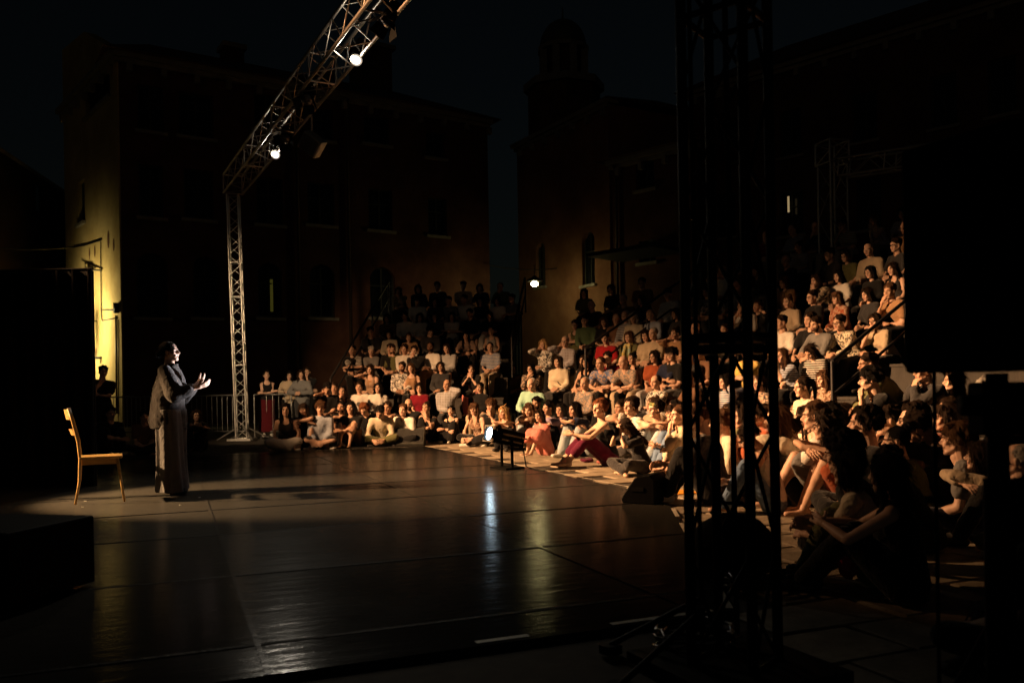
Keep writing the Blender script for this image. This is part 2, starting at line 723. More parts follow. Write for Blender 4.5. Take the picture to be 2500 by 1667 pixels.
def arm(mb, s, k, off, upto=2.0, flare=0.0, thin=1.0):
    """upto: 0..1 upper arm, 1..2 forearm"""
    sh, el, wr = s.sh[k], s.el[k], s.wr[k]
    th = .90 if s.fem else 1.0
    th *= thin
    if upto <= 1:
        e = sh.lerp(el, upto)
        mb.capsule(sh, e, .050 * th + off, (.050 + (.038 - .050) * upto) * th + off + flare)
        return
    mb.capsule(sh, el, .050 * th + off, .037 * th + off)
    e = el.lerp(wr, upto - 1)
    m_ = el.lerp(e, .35)
    mb.capsule(el, m_, .037 * th + off, .039 * th + off)
    mb.capsule(m_, e, .039 * th + off, (.039 + (.026 - .039) * (upto - 1)) * th + off + flare)


def leg(mb, s, k, off, upto=2.0, flare=0.0):
    hp, kn, an = s.hip[k], s.kn[k], s.an[k]
    if upto <= 1:
        mb.capsule(hp, hp.lerp(kn, upto), .088 + off, .088 + (.058 - .088) * upto + off + flare)
        return
    mb.capsule(hp, kn, .088 + off, .056 + off)
    e = kn.lerp(an, upto - 1)
    m_ = kn.lerp(e, .3)
    mb.capsule(kn, m_, .055 + off, .056 + off + flare * .4)
    mb.capsule(m_, e, .056 + off + flare * .4, (.056 + (.037 - .056) * (upto - 1)) + off + flare)


def foot(mb, s, k, off=0.0):
    an, toe = s.an[k], s.toe[k]
    d = (toe - an)
    d.z = 0
    d.normalize()
    heel = an - d * .035 + V((0, 0, -.045))
    side = V((-d.y, d.x, 0))
    mb.capsule(an, heel, .036 + off, .034 + off)
    mb.capsule(heel, toe + side * .012, .034 + off, .027 + off)
    mb.capsule(heel, toe - side * .014, .032 + off, .025 + off)


def folds(a, amp, seed=0, wl=.09):
    v, f, m = a
    r = np.random.default_rng(seed)
    n = vnormals(v, f)
    d = np.zeros(len(v), np.float32)
    for i in range(7):
        k = r.normal(size=3)
        k /= np.linalg.norm(k)
        w = 2 * math.pi / (wl * r.uniform(.6, 2.2))
        ph = v @ (k * w) + r.uniform(0, 6.28) + 1.3 * np.sin(v @ (r.normal(size=3) * 9) + r.uniform(0, 6.28))
        d += np.sin(ph) * r.uniform(.4, 1)
    d = np.maximum(d / 3.0, -.8)
    return [v + n * (d * amp)[:, None].astype(np.float32), f, m]


def hand_arr(curl, fine, low=False):
    """wrist at origin, fingers along +Z, palm towards +Y, thumb on +X"""
    mb = MB()
    n = 8 if fine else 5
    q_ = 2 if fine else 1
    mb.capsule((0, 0, -.015), (0, 0, .02), .025, .027, n)
    mb.capsule((-.018, .002, .02), (-.023, .002, .078), .018, .014, n)
    mb.capsule((.014, .002, .02), (.022, .002, .080), .019, .014, n)
    mb.capsule((0, 0, .02), (0, 0, .080), .020, .014, n)
    for x, L, c in ((-.030, .060, 1.1), (-.010, .076, 1.0), (.010, .082, .95), (.030, .072, .9)):
        p = V((x, 0, .082))
        a = 0
        rr = [.0098, .0088, .0080, .0066]
        for i, fr in enumerate((.45, .30, .25)):
            a += curl * c * (0.8 if i == 0 else 1.0)
            q = p + V((x * .15 * (1 - i * .3), math.sin(a) * 1, math.cos(a))).normalized() * L * fr
            mb.capsule(p, q, rr[i], rr[i + 1], n, q_)
            p = q
    p = V((.026, .006, .018))
    for i, (d, L) in enumerate((((.75, .35, .75), .038), ((.45, .30 + curl * .3, .9), .032), ((.10, .35 + curl * .4, .9), .026))):
        q = p + V(d).normalized() * L
        mb.capsule(p, q, .0125 - i * .0015, .011 - i * .0018, n, q_)
        p = q
    if fine:
        return union(mb, .0048, 2, .4)
    return arr(mb)


HANDS = {}


def place_hand(s, k, curl, lod, pn):
    fine = lod == 0
    key = (round(curl, 1), lod)
    if key not in HANDS:
        HANDS[key] = hand_arr(curl, fine, lod == 2)
    d = (s.wr[k] - s.el[k]).normalized()
    pn = V(pn)
    y = (pn - d * pn.dot(d))
    y = y.normalized() if y.length > 1e-3 else d.orthogonal().normalized()
    x = y.cross(d)
    M = Matrix(((x.x, y.x, d.x, s.wr[k].x), (x.y, y.y, d.y, s.wr[k].y), (x.z, y.z, d.z, s.wr[k].z), (0, 0, 0, 1)))
    want_thumb = 1
    a = HANDS[key]
    # the thumb points up or inwards: flip the hand when it would point down
    inward = V((-1 if k == 'r' else 1, 0, 1.2))
    if x.dot(inward) < 0:
        M = M @ Matrix.Diagonal((-1, 1, 1, 1))
        a = [a[0], a[1][:, ::-1].copy(), a[2]]
        tri = a[1][:, 0] == a[1][:, 1]
        a[1][tri] = np.stack([a[1][tri, 1], a[1][tri, 2], a[1][tri, 3], a[1][tri, 3]], 1)
    return xf(a, M)


HEADS = {}


def head_arr(voxel, fem=False, smile=False):
    """pivot at the top of the neck; face towards +Y. slots: 0 skin 1 lips 2 iris 3 brow 4 eye white"""
    key = (voxel, fem, smile)
    if key in HEADS:
        return HEADS[key]
    mb = MB()
    j = .93 if fem else 1.0
    mb.ell((0, -.010, .150), (.074, .094, .088), nu=20, nv=12)
    mb.ell((0, .030, .088), (.057 * j, .060, .078), nu=20, nv=12)
    mb.ell((0, .073, .030), (.023 * j, .020, .019))
    for sx in (1, -1):
        mb.capsule((sx * .049 * j, .008, .066), (sx * .017, .068, .032), .019, .019)
        mb.ell((sx * .042, .060, .104), (.022, .022, .020))
        mb.capsule((sx * .012, .082, .146), (sx * .044, .068, .146), .014 if not fem else .011, .012)
        mb.ell((sx * .076, -.008, .112), (.009, .021, .033), Matrix.Rotation(sx * R(-20), 3, 'Z'))
        mb.ell((sx * .0125, .096, .094), (.009, .011, .008))
        mb.ell((sx * .033, .078, .078), (.012, .010, .016))
    mb.capsule((0, .082, .140), (0, .109, .101), .009, .0125 * j)
    mb.capsule((0, .100, .099), (0, .094, .092), .011, .010)
    mb.capsule((-.018, .083, .071), (.018, .083, .071), .0065, .0065)
    mb.capsule((0, .089, .071), (0, .089, .071), .010, .008)
    mb.capsule((-.015, .083, .059), (.015, .083, .059), .0070, .0070)
    mb.capsule((0, .086, .058), (0, .086, .057), .010, .009)
    nr = .047 if fem else .055
    mb.capsule((0, -.018, .07), (0, -.040, -.085), nr, nr + .006)
    a = union(mb, voxel, 3 if voxel < .008 else 2, .45)
    v = a[0]
    for sx in (1, -1):
        c = np.array([sx * .032, .085, .121])
        w = np.exp(-(((v[:, 0] - c[0]) / .019) ** 2 + ((v[:, 2] - c[2]) / .013) ** 2)) * (v[:, 1] > .03)
        v[:, 1] -= w * .014
    # mouth line
    w = np.exp(-((v[:, 2] - .0652) / .0035) ** 2) * (np.abs(v[:, 0]) < .024) * (v[:, 1] > .05)
    v[:, 1] -= w * (.006 if not smile else .012)
    fc = v[a[1]].mean(1)
    lip = (np.abs(fc[:, 0]) < .024) & (np.abs(fc[:, 2] - .065) < .0125 * (1 - (np.abs(fc[:, 0]) / .03) ** 2)) & (fc[:, 1] > .06)
    a[2][lip] = 1
    ex = MB()
    for sx in (1, -1):
        ex.ell((sx * .031, .0665, .1215), (.0150, .0125, .0085), mi=4, nu=10, nv=6)
        ex.ell((sx * .030, .0765, .1215), (.0060, .0035, .0065), mi=2, nu=8, nv=4)
        ex.capsule((sx * .017, .0795, .1265), (sx * .046, .0700, .1265), .0035, .003, 6, 2, mi=0)
        ex.capsule((sx * .013, .0945, .1425), (sx * .030, .0900, .148), .0032 if fem else .0045, .0038, 6, 2, mi=3)
        ex.capsule((sx * .030, .0900, .148), (sx * .050, .0760, .1445), .0038, .0022, 6, 2, mi=3)
    HEADS[key] = join([a, arr(ex)])
    return HEADS[key]


HAIRS = {}


def strands(a, n, ln, wd, seed, drop=1.0):
    """thin hair locks lying over a hair volume, loose at their tips"""
    v, f, m = a
    r = np.random.default_rng(seed)
    nm = vnormals(v, f)
    ok = np.where(v[:, 2] > v[:, 2].min() + .02)[0]
    idx = r.choice(ok, min(n, len(ok)), replace=len(ok) < n)
    vs, fs = [], []
    for i in idx:
        p = V(v[i].tolist())
        nn = V(nm[i].tolist())
        d = V((0, -.25, -1.0)) * drop + V(r.normal(size=3).tolist()) * .22
        d = d - nn * d.dot(nn)
        if d.length < 1e-3:
            continue
        d.normalize()
        side = nn.cross(d).normalized()
        L = ln * r.uniform(.5, 1.2)
        b = len(vs)
        for t, w, lift in ((0, .6, -.001), (.35, 1, .0012), (.7, .8, .0010), (1, .12, .0004)):
            q = p + d * (L * t) + nn * (lift * (1 + r.uniform(-.5, 1.2))) + side * (r.normal() * .003 * t)
            vs += [q - side * wd * w, q + side * wd * w]
        for t in range(3):
            fs.append((b + t * 2, b + t * 2 + 1, b + t * 2 + 3, b + t * 2 + 2))
    mb = MB()
    mb.add(vs, fs)
    return join([a, arr(mb)])


def hair_arr(style, fine=False):
    if (style, fine) in HAIRS:
        return HAIRS[(style, fine)]
    mb = MB()
    r = random.Random(zlib.crc32(style.encode()))
    X, Y, Z = V((1, 0, 0)), V((0, 1, 0)), V((0, 0, 1))
    vox, nst, ln, wd, rough = .009, 500, .05, .0035, .003
    cap = lambda g=1.0, dy=0., dz=0.: mb.ell((0, -.024 + dy, .163 + dz), (.083 * g, .099 * g, .087 * g), nu=20, nv=12)

    def blobs(n, rad, g, zmin, ymax=.07):
        for i in range(n):
            while True:
                q = V((r.gauss(0, 1), r.gauss(0, 1), r.gauss(0, 1))).normalized()
                p = V((0, -.024, .160)) + V((q.x * .080, q.y * .096, q.z * .086)) * g
                if p.z > zmin and p.y < ymax and not (p.y > .03 and p.z < .19):
                    break
            mb.ell(p, [rad * r.uniform(.7, 1.25)] * 3, nu=8, nv=5)

    def curtain(z1, wtop=.086, wbot=.10, y0=-.03, y1=-.085, front=.0):
        secs = []
        for i in range(7):
            t = i / 6
            z = .175 + (z1 - .175) * t
            secs.append((V((0, y0 + (y1 - y0) * t ** .7, z)), X, Y, wtop + (wbot - wtop) * t, .062 - .025 * t))
        mb.loft(secs, 16)

    def lock(sx, z1, y=.03, x0=.072, x1=.085, rad=.024):
        pts = [V((sx * x0 * .7, y * .3, .215)), V((sx * x0, y * .8, .165)), V((sx * (x0 + .012), y * .8, .10)), V((sx * x1, y * .6, .02)), V((sx * x1, y * 1.2, z1))]
        mb.chain(pts, [rad * .8, rad, rad, rad * .95, rad * .45])
    if style == 'short':
        cap()
        blobs(26, .020, 1.0, .19)
        ln = .03
    elif style == 'crop':
        cap(.975, -.004)
        nst, ln = 300, .012
        rough = .002
    elif style == 'sweep':
        cap(1.0)
        for i in range(9):
            x = -.05 + i * .0125
            mb.capsule((x, .045, .225 - abs(x) * .35), (x * 1.1, -.03, .245 - abs(x) * .5), .020, .024)
        ln = .045
    elif style == 'receding':
        mb.ell((0, -.036, .155), (.083, .090, .085), nu=20, nv=12)
        ln = .03
    elif style == 'bald':
        mb.ell((0, -.030, .112), (.082, .086, .050), nu=20, nv=10)
        ln, nst = .02, 200
    elif style == 'curly':
        cap(1.0)
        blobs(110, .021, 1.10, .085)
        nst, ln, rough = 600, .028, .006
    elif style == 'afro':
        cap(1.15, -.01, .01)
        blobs(150, .030, 1.30, .06)
        nst, ln, rough = 900, .03, .008
    elif style == 'mop':
        cap(1.04)
        blobs(60, .024, 1.06, .12)
        for i in range(9):
            x = -.055 + i * .0138
            mb.capsule((x, .045, .225), (x * 1.1 + r.uniform(-.01, .01), .088 - abs(x) * .5, .165 + r.uniform(-.008, .012)), .019, .010)
        ln, nst = .05, 700
    elif style in ('long', 'longfront', 'verylong'):
        cap(1.02)
        z1 = {'long': -.17, 'longfront': -.18, 'verylong': -.30}[style]
        curtain(z1)
        for sx in (1, -1):
            lock(sx, -.06 if style == 'long' else -.20, .02)
            mb.capsule((sx * .004, .055, .236), (sx * .062, .052, .160), .016, .018)
        nst, ln, wd, rough = 900, .11, .004, .004
    elif style == 'wavy':
        cap(1.05)
        curtain(-.16, .092, .125)
        for sx in (1, -1):
            lock(sx, -.15, .03, .078, .10, .030)
            mb.capsule((sx * .004, .052, .240), (sx * .066, .050, .165), .018, .020)
        blobs(40, .024, 1.12, .05)
        for i in range(60):
            mb.ell((r.uniform(-.12, .12), r.uniform(-.14, -.03), r.uniform(-.16, .1)), [.024] * 3, nu=8, nv=5)
        nst, ln, wd, rough = 1000, .07, .004, .007
    elif style == 'bob':
        cap(1.03)
        curtain(.0, .090, .092, -.03, -.045)
        for sx in (1, -1):
            lock(sx, .02, .028, .078, .084, .026)
            mb.capsule((sx * .004, .055, .236), (sx * .062, .052, .165), .016, .018)
        nst, ln, rough = 700, .08, .004
    elif style == 'fringe':
        cap(1.03)
        curtain(-.14, .088, .10)
        for sx in (1, -1):
            lock(sx, -.12, .03)
        for i in range(8):
            x = -.05 + i * .0143
            mb.capsule((x, .05, .222), (x, .086 - abs(x) * .5, .158), .017, .011)
        nst, ln, rough = 800, .08, .004
    elif style == 'bun':
        cap(.99)
        mb.ell((0, -.105, .235), (.040, .038, .036))
        nst, ln = 450, .05
    elif style == 'lowbun':
        cap(.99)
        mb.ell((0, -.125, .120), (.036, .034, .036))
        nst, ln = 450, .05
    elif style == 'pony':
        cap(.99)
        mb.chain([V((0, -.11, .20)), V((0, -.155, .16)), V((0, -.165, .06)), V((0, -.14, -.08))], [.022, .030, .026, .010])
        nst, ln = 500, .07
    a = union(mb, vox, 2, .4)
    a = folds(a, rough, 3, .022)
    if fine:
        a = strands(strands(a, nst * 2, ln * .9, wd * .7, 5), nst * 4, ln * .7, wd * .35, 6)
    else:
        a = strands(a, nst, ln, wd, 5)
    HAIRS[(style, fine)] = to_mesh('hair', a, 1)
    return HAIRS[(style, fine)]


def beard_mesh(big=False):
    key = 'beard%d' % big
    if key not in HAIRS:
        mb = MB()
        mb.ell((0, .040, .050), (.058, .054, .040))
        mb.capsule((-.03, .086, .080), (.03, .086, .080), .007, .007)
        for sx in (1, -1):
            mb.capsule((sx * .058, .012, .112), (sx * .044, .035, .055), .010, .016)
        if big:
            mb.ell((0, .060, .022), (.040, .036, .036))
        a = union(mb, .007, 2, .4)
        a = strands(folds(a, .003, 2, .02), 200, .02, .0025, 4)
        HAIRS[key] = to_mesh('beard', a, 1)
    return HAIRS[key]


def glasses_mesh():
    if 'glasses' not in HAIRS:
        mb = MB()
        for sx in (1, -1):
            pts = [(sx * .033 + .0215 * math.cos(t), .100 - abs(math.cos(t) * .003), .1205 + .018 * math.sin(t)) for t in [i * math.pi / 7 for i in range(15)]]
            mb.tube(pts, .0021, 5)
            mb.tube([(sx * .054, .098, .125), (sx * .079, .05, .128), (sx * .082, -.01, .122)], .0018, 5)
        mb.tube([(-.012, .101, .123), (0, .104, .126), (.012, .101, .123)], .0019, 5)
        HAIRS['glasses'] = to_mesh('glasses', arr(mb), 1)
    return HAIRS['glasses']


SKINS = [mat('skin_%d' % i, c, .48, var=.10, scale=25, bump=.08, bscale=240, spec=.35) for i, c in enumerate(
    [(.62, .40, .29), (.55, .34, .235), (.47, .28, .185), (.36, .20, .13), (.17, .085, .05)])]
LIPS = [mat('lips_%d' % i, c, .4, var=.05) for i, c in enumerate([(.48, .20, .17), (.42, .17, .14), (.36, .14, .11), (.27, .11, .09), (.13, .05, .04)])]
IRIS = mat('iris', (.02, .012, .008), .15, var=.1)
EYEW = mat('eye_white', (.62, .58, .52), .25, var=.05)
HAIRM = {k: mat('hair_' + k, c, .52, var=.35, scale=30, bump=.6, bscale=90, spec=.06, stretch=(3, 3, .35)) for k, c in dict(
    black=(.007, .0055, .005), dark=(.020, .012, .008), brown=(.075, .038, .020), auburn=(.14, .05, .022), light=(.22, .125, .06), blonde=(.42, .26, .12), grey=(.36, .34, .31), white=(.62, .59, .54)).items()}

BODY = {}
NPERSON = [0]


def person(loc, rz, pose='lap', mir=False, top='tee', topm=None, bot='trousers', botm=None, hair='short', hairc='dark', skin=0,
           fem=False, look=(0, 0, 0), scale=1.0, lod=1, seed=0, jit=1.0, glasses=False, beard=False, shoes='none', curl=.35, share=None,
           palms=None, belly=0.0, spec=None, foldamp=.005, smile=False, sleeve=None, shoem=None, extra=None):
    """one person: an Empty at the base, body and clothes as its children. Returns (root, skeleton)."""
    sp = dict(spec or POSES[pose])
    if mir:
        sp = mirror(sp)
    vox = (.0125, .022, .032)[lod]
    hv = (.0062, .0090, .0130)[lod]
    off = (.014, .017, .022)[lod]
    key = (pose, mir, top, bot, shoes, fem, lod, share, sleeve) if share is not None else None
    if key is not None and key in BODY:
        s, meshes = BODY[key]
    else:
        rnd = random.Random((share if share is not None else seed) * 131 + 17)
        s = skeleton(sp, jit, fem, rnd)
        mb = MB()
        torso(mb, s, -.010, belly=belly)
        shoulders(mb, s, -.006)
        mb.capsule(s.frame(.96)[0], s.head, .052 if not fem else .045, .050 if not fem else .043)
        for k in 'lr':
            arm(mb, s, k, 0)
            leg(mb, s, k, 0)
            if shoes == 'none':
                foot(mb, s, k)
        body = union(mb, vox * (1.0 if lod == 0 else 1.2), 3)
        parts = [body]
        for k, sg in (('r', 1), ('l', -1)):
            pn = (palms or {}).get(k)
            if pn is None:
                pn = (-sg * .7, -.5, -.6) if not isinstance(sp['w' + k], str) else (-sg * .3, -1, 0)
            parts.append(place_hand(s, k, curl, lod, pn))
        # the head, turned
        yaw, pit, rol = look
        rnd2 = random.Random(seed * 77 + 5)
        M = Matrix.Translation(s.head) @ Matrix.Rotation(R(yaw), 4, 'Z') @ Matrix.Rotation(R(rol), 4, 'Y') @ Matrix.Rotation(R(pit), 4, 'X')
        hs = .96 if fem else 1.0
        s.HM = M @ Matrix.Diagonal((hs, hs, hs, 1))
        parts.append(xf(head_arr(hv, fem, smile), s.HM))
        meshes = {'body': to_mesh('body', join(parts), 5)}
        # top
        if top:
            mb = MB()
            if top in ('tank', 'cami', 'bandeau'):
                t1 = {'tank': .90, 'cami': .84, 'bandeau': .80}[top]
                torso(mb, s, off * .8, -.05, t1, belly)
                if fem:
                    c, xa, ya, d = s.frame(.66)
                    for sg in (1, -1):
                        mb.ell(c + xa * (.062 * sg) + ya * .075, (.055 + off, .05 + off, .055 + off), nu=10, nv=6)
                if top != 'bandeau':
                    for sg in (1, -1):
                        c0, x0, y0, _ = s.frame(.80)
                        c1, x1, y1, _ = s.frame(1.0)
                        w = .024 if top == 'tank' else .012
                        mb.chain([c0 + x0 * sg * .085 + y0 * .095, c1 + x1 * sg * .085 + y1 * .03, c1 + x1 * sg * .085 - y1 * .045, c0 + x0 * sg * .085 - y0 * .09], [w] * 4, 8)
            else:
                torso(mb, s, off, -.20 if top != 'shirt' else -.24, 1.0, belly)
                shoulders(mb, s, off)
                up = sleeve if sleeve is not None else {'tee': .62, 'shirt': 1.55, 'long': 1.95, 'jacket': 1.93, 'sweater': 1.9, 'polo': .7}[top]
                for k in 'lr':
                    arm(mb, s, k, off * (1.0 if top in ('tee', 'polo') else .95) + (.008 if top in ('jacket', 'sweater') else 0), up, .012 if up < 1 else .006)
                if top in ('shirt', 'jacket', 'polo'):
                    c, xa, ya, d = s.frame(1.01)
                    mb.loft([(c - d * .015, xa, ya, .062, .062), (c + d * .028, xa, ya, .060, .060)], 14)
            a = union(mb, vox, 2)
            a = folds(a, foldamp * (1.5 if lod == 0 else 1), seed, .085)
            meshes['top'] = to_mesh('top', folds(a, .0025, seed + 3, .035) if lod == 0 else a, 1)
        if bot:
            mb = MB()
            torso(mb, s, off * .7, -.3, .18, belly)
            P = s.P
            for k in 'lr':
                mb.capsule(P, s.hip[k], .10, .088 + off)
                if bot == 'trousers':
                    leg(mb, s, k, off, 1.97, .012)
                elif bot == 'wide':
                    leg(mb, s, k, off + .006, 1.95, .040)
                elif bot == 'cropped':
                    leg(mb, s, k, off, 1.62, .012)
                elif bot == 'shorts':
                    leg(mb, s, k, off + .004, .82, .016)
                elif bot == 'skirt':
                    leg(mb, s, k, off + .012, 1.25, .05)
            if bot == 'skirt':
                mb.capsule(s.hip['l'].lerp(s.hip['r'], .5), s.kn['l'].lerp(s.kn['r'], .5), .10, .08)
            if bot == 'longskirt':
                c = s.an['l'].lerp(s.an['r'], .5)
                X, Yv = V((1, 0, 0)), V((0, 1, 0))
                mb.loft([(P + V((0, 0, .06)), X, Yv, .17, .125), (P, X, Yv, .185, .14), (P.lerp(c, .5), X, Yv, .20, .17), (V((c.x, c.y, c.z + .05)), X, Yv, .25, .21)], 18)
            a = union(mb, vox, 2)
            meshes['bottom'] = to_mesh('bottom', folds(a, foldamp, seed + 9, .10), 1)
        if shoes == 'shoes':
            for k in 'lr':
                mb = MB()
                foot(mb, s, k, .007)
                meshes['shoe' + k] = to_mesh('shoe', union(mb, max(vox * .8, .012), 2), 1)
        if key is not None:
            BODY[key] = (s, meshes)
    root = empty('person', loc, rz)
    root.scale = (scale, scale, scale)
    hm = HAIRM[hairc]
    body = obj('body', meshes['body'], [SKINS[skin], LIPS[skin], IRIS, hm, EYEW], root)
    if 'top' in meshes:
        nm = {'tee': 't_shirt', 'polo': 'polo_shirt', 'shirt': 'shirt', 'long': 'long_sleeved_top', 'jacket': 'jacket', 'sweater': 'sweater'}.get(top, 'sleeveless_top')
        obj(nm, meshes['top'], topm, root)
    if 'bottom' in meshes:
        nm = {'shorts': 'shorts', 'skirt': 'skirt', 'longskirt': 'skirt'}.get(bot, 'trousers')
        obj(nm, meshes['bottom'], botm, root)
    for k in 'lr':
        if 'shoe' + k in meshes:
            obj('shoe', meshes['shoe' + k], shoem or mat('shoe_dark', (.03, .028, .026), .6), root)

    def onhead(name, me, m, M2=None):
        o = obj(name, me, m, root)
        o.matrix_parent_inverse = Matrix.Identity(4)
        o.matrix_basis = s.HM @ (M2 or Matrix.Identity(4))
        return o
    if hair:
        onhead('hair', hair_arr(hair, lod == 0), hm)
    if beard:
        onhead('beard', beard_mesh(beard == 'big'), hm)
    if glasses:
        onhead('glasses', glasses_mesh(), mat('glasses_frame', (.012, .010, .010), .25, var=.05))
    NPERSON[0] += 1
    return root, s

# ------------------------------------------------------------------ the place: ground, stage, buildings
E1, E2 = V((.375, -.927, 0)), V((.927, .375, 0))        # along the stage front (towards the camera), towards the audience
O = V((-1.71, 16.6, 0))
st = lambda a, b, z=0.0: O + E1 * a + E2 * b + V((0, 0, z))
toab = lambda p: ((V((p[0], p[1], 0)) - O).dot(E1), (V((p[0], p[1], 0)) - O).dot(E2))

# ground
m_ground = mat('ground_dark_stone', (.10, .085, .065), .85, var=.3, scale=3, bump=.5, bscale=25)
tag(MB().box((0, 30, -.09), (400, 400, .14)).build('ground', m_ground), kind='structure')


def stone_mat():
    m, n, p = nodes_of('paving_stone')
    L = n.links.new
    tc = n.nodes.new('ShaderNodeTexCoord')
    oi = n.nodes.new('ShaderNodeObjectInfo')
    ad = n.nodes.new('ShaderNodeVectorMath')
    ad.operation = 'ADD'
    L(tc.outputs['Object'], ad.inputs[0])
    L(oi.outputs['Location'], ad.inputs[1])
    nz = n.nodes.new('ShaderNodeTexNoise')
    nz.inputs['Scale'].default_value = 5
    nz.inputs['Detail'].default_value = 8
    L(ad.outputs[0], nz.inputs[0])
    rp = n.nodes.new('ShaderNodeValToRGB')
    rp.color_ramp.elements[0].color = (.22, .18, .125, 1)
    rp.color_ramp.elements[1].color = (.44, .37, .27, 1)
    rp.color_ramp.elements[0].position = .3
    rp.color_ramp.elements[1].position = .75
    L(nz.outputs[0], rp.inputs[0])
    hs = n.nodes.new('ShaderNodeHueSaturation')
    mr = n.nodes.new('ShaderNodeMapRange')
    mr.inputs[3].default_value = .85
    mr.inputs[4].default_value = 1.12
    L(oi.outputs['Random'], mr.inputs[0])
    L(mr.outputs[0], hs.inputs['Value'])
    L(rp.outputs[0], hs.inputs['Color'])
    L(hs.outputs[0], p.inputs['Base Color'])
    p.inputs['Roughness'].default_value = .75
    nb = n.nodes.new('ShaderNodeTexNoise')
    nb.inputs['Scale'].default_value = 35
    nb.inputs['Detail'].default_value = 6
    L(ad.outputs[0], nb.inputs[0])
    b = n.nodes.new('ShaderNodeBump')
    b.inputs['Strength'].default_value = .5
    b.inputs['Distance'].default_value = .012
    L(nb.outputs[0], b.inputs['Height'])
    L(b.outputs[0], p.inputs['Normal'])
    return m


m_stone = stone_mat()
pav = tag(MB().box((5, 12, -.020), (24, 30, .006)).build('paving', mat('paving_joint_dirt', (.045, .036, .026), .95, var=.3)), kind='structure')
slabs = []
for i in range(5):
    mb = MB()
    w, l = .385, .70
    pts = [(-l / 2 + random.uniform(-.012, .012), -w / 2 + random.uniform(-.01, .01)), (l / 2 + random.uniform(-.012, .012), -w / 2 + random.uniform(-.01, .01)),
           (l / 2 + random.uniform(-.012, .012), w / 2 + random.uniform(-.01, .01)), (-l / 2 + random.uniform(-.012, .012), w / 2 + random.uniform(-.01, .01))]
    vs = [(x, y, -.02) for x, y in pts] + [(x, y, -.006) for x, y in pts] + [(x * .965, y * .94, random.uniform(-.002, .003)) for x, y in pts]
    mb.add(vs, [(0, 1, 5, 4), (1, 2, 6, 5), (2, 3, 7, 6), (3, 0, 4, 7), (4, 5, 9, 8), (5, 6, 10, 9), (6, 7, 11, 10), (7, 4, 8, 11), (8, 9, 10, 11)])
    slabs.append(mb.mesh('paving_stone'))
ang = math.atan2(E2.y, E2.x)
nst = 0
cand = []
for ia in range(-3, 42):
    for ib in range(-5, 12):
        a, b = ia * .40, ib * .72 + (ia % 2) * .36 + .36
        p = st(a, b)
        if p.y < 2.2 or p.x > 4.0 or (b < .02 and a > -.2 and not (p.x > 1.15 + max(0, 4.4 - p.y) * -.1 and p.y < 8.6)) or (a < -.1 and b < -.5):
            continue
        cand.append((p.y, p))
cand.sort(key=lambda q: q[0])
for _, p in cand[:300]:
    o = obj('paving_stone', random.choice(slabs), m_stone, pav)
    o.location = (p.x, p.y, random.uniform(-.003, .002))
    o.rotation_euler = (random.uniform(-.004, .004), random.uniform(-.004, .004), ang + random.uniform(-.01, .01) + (math.pi if random.random() < .5 else 0))
    nst += 1


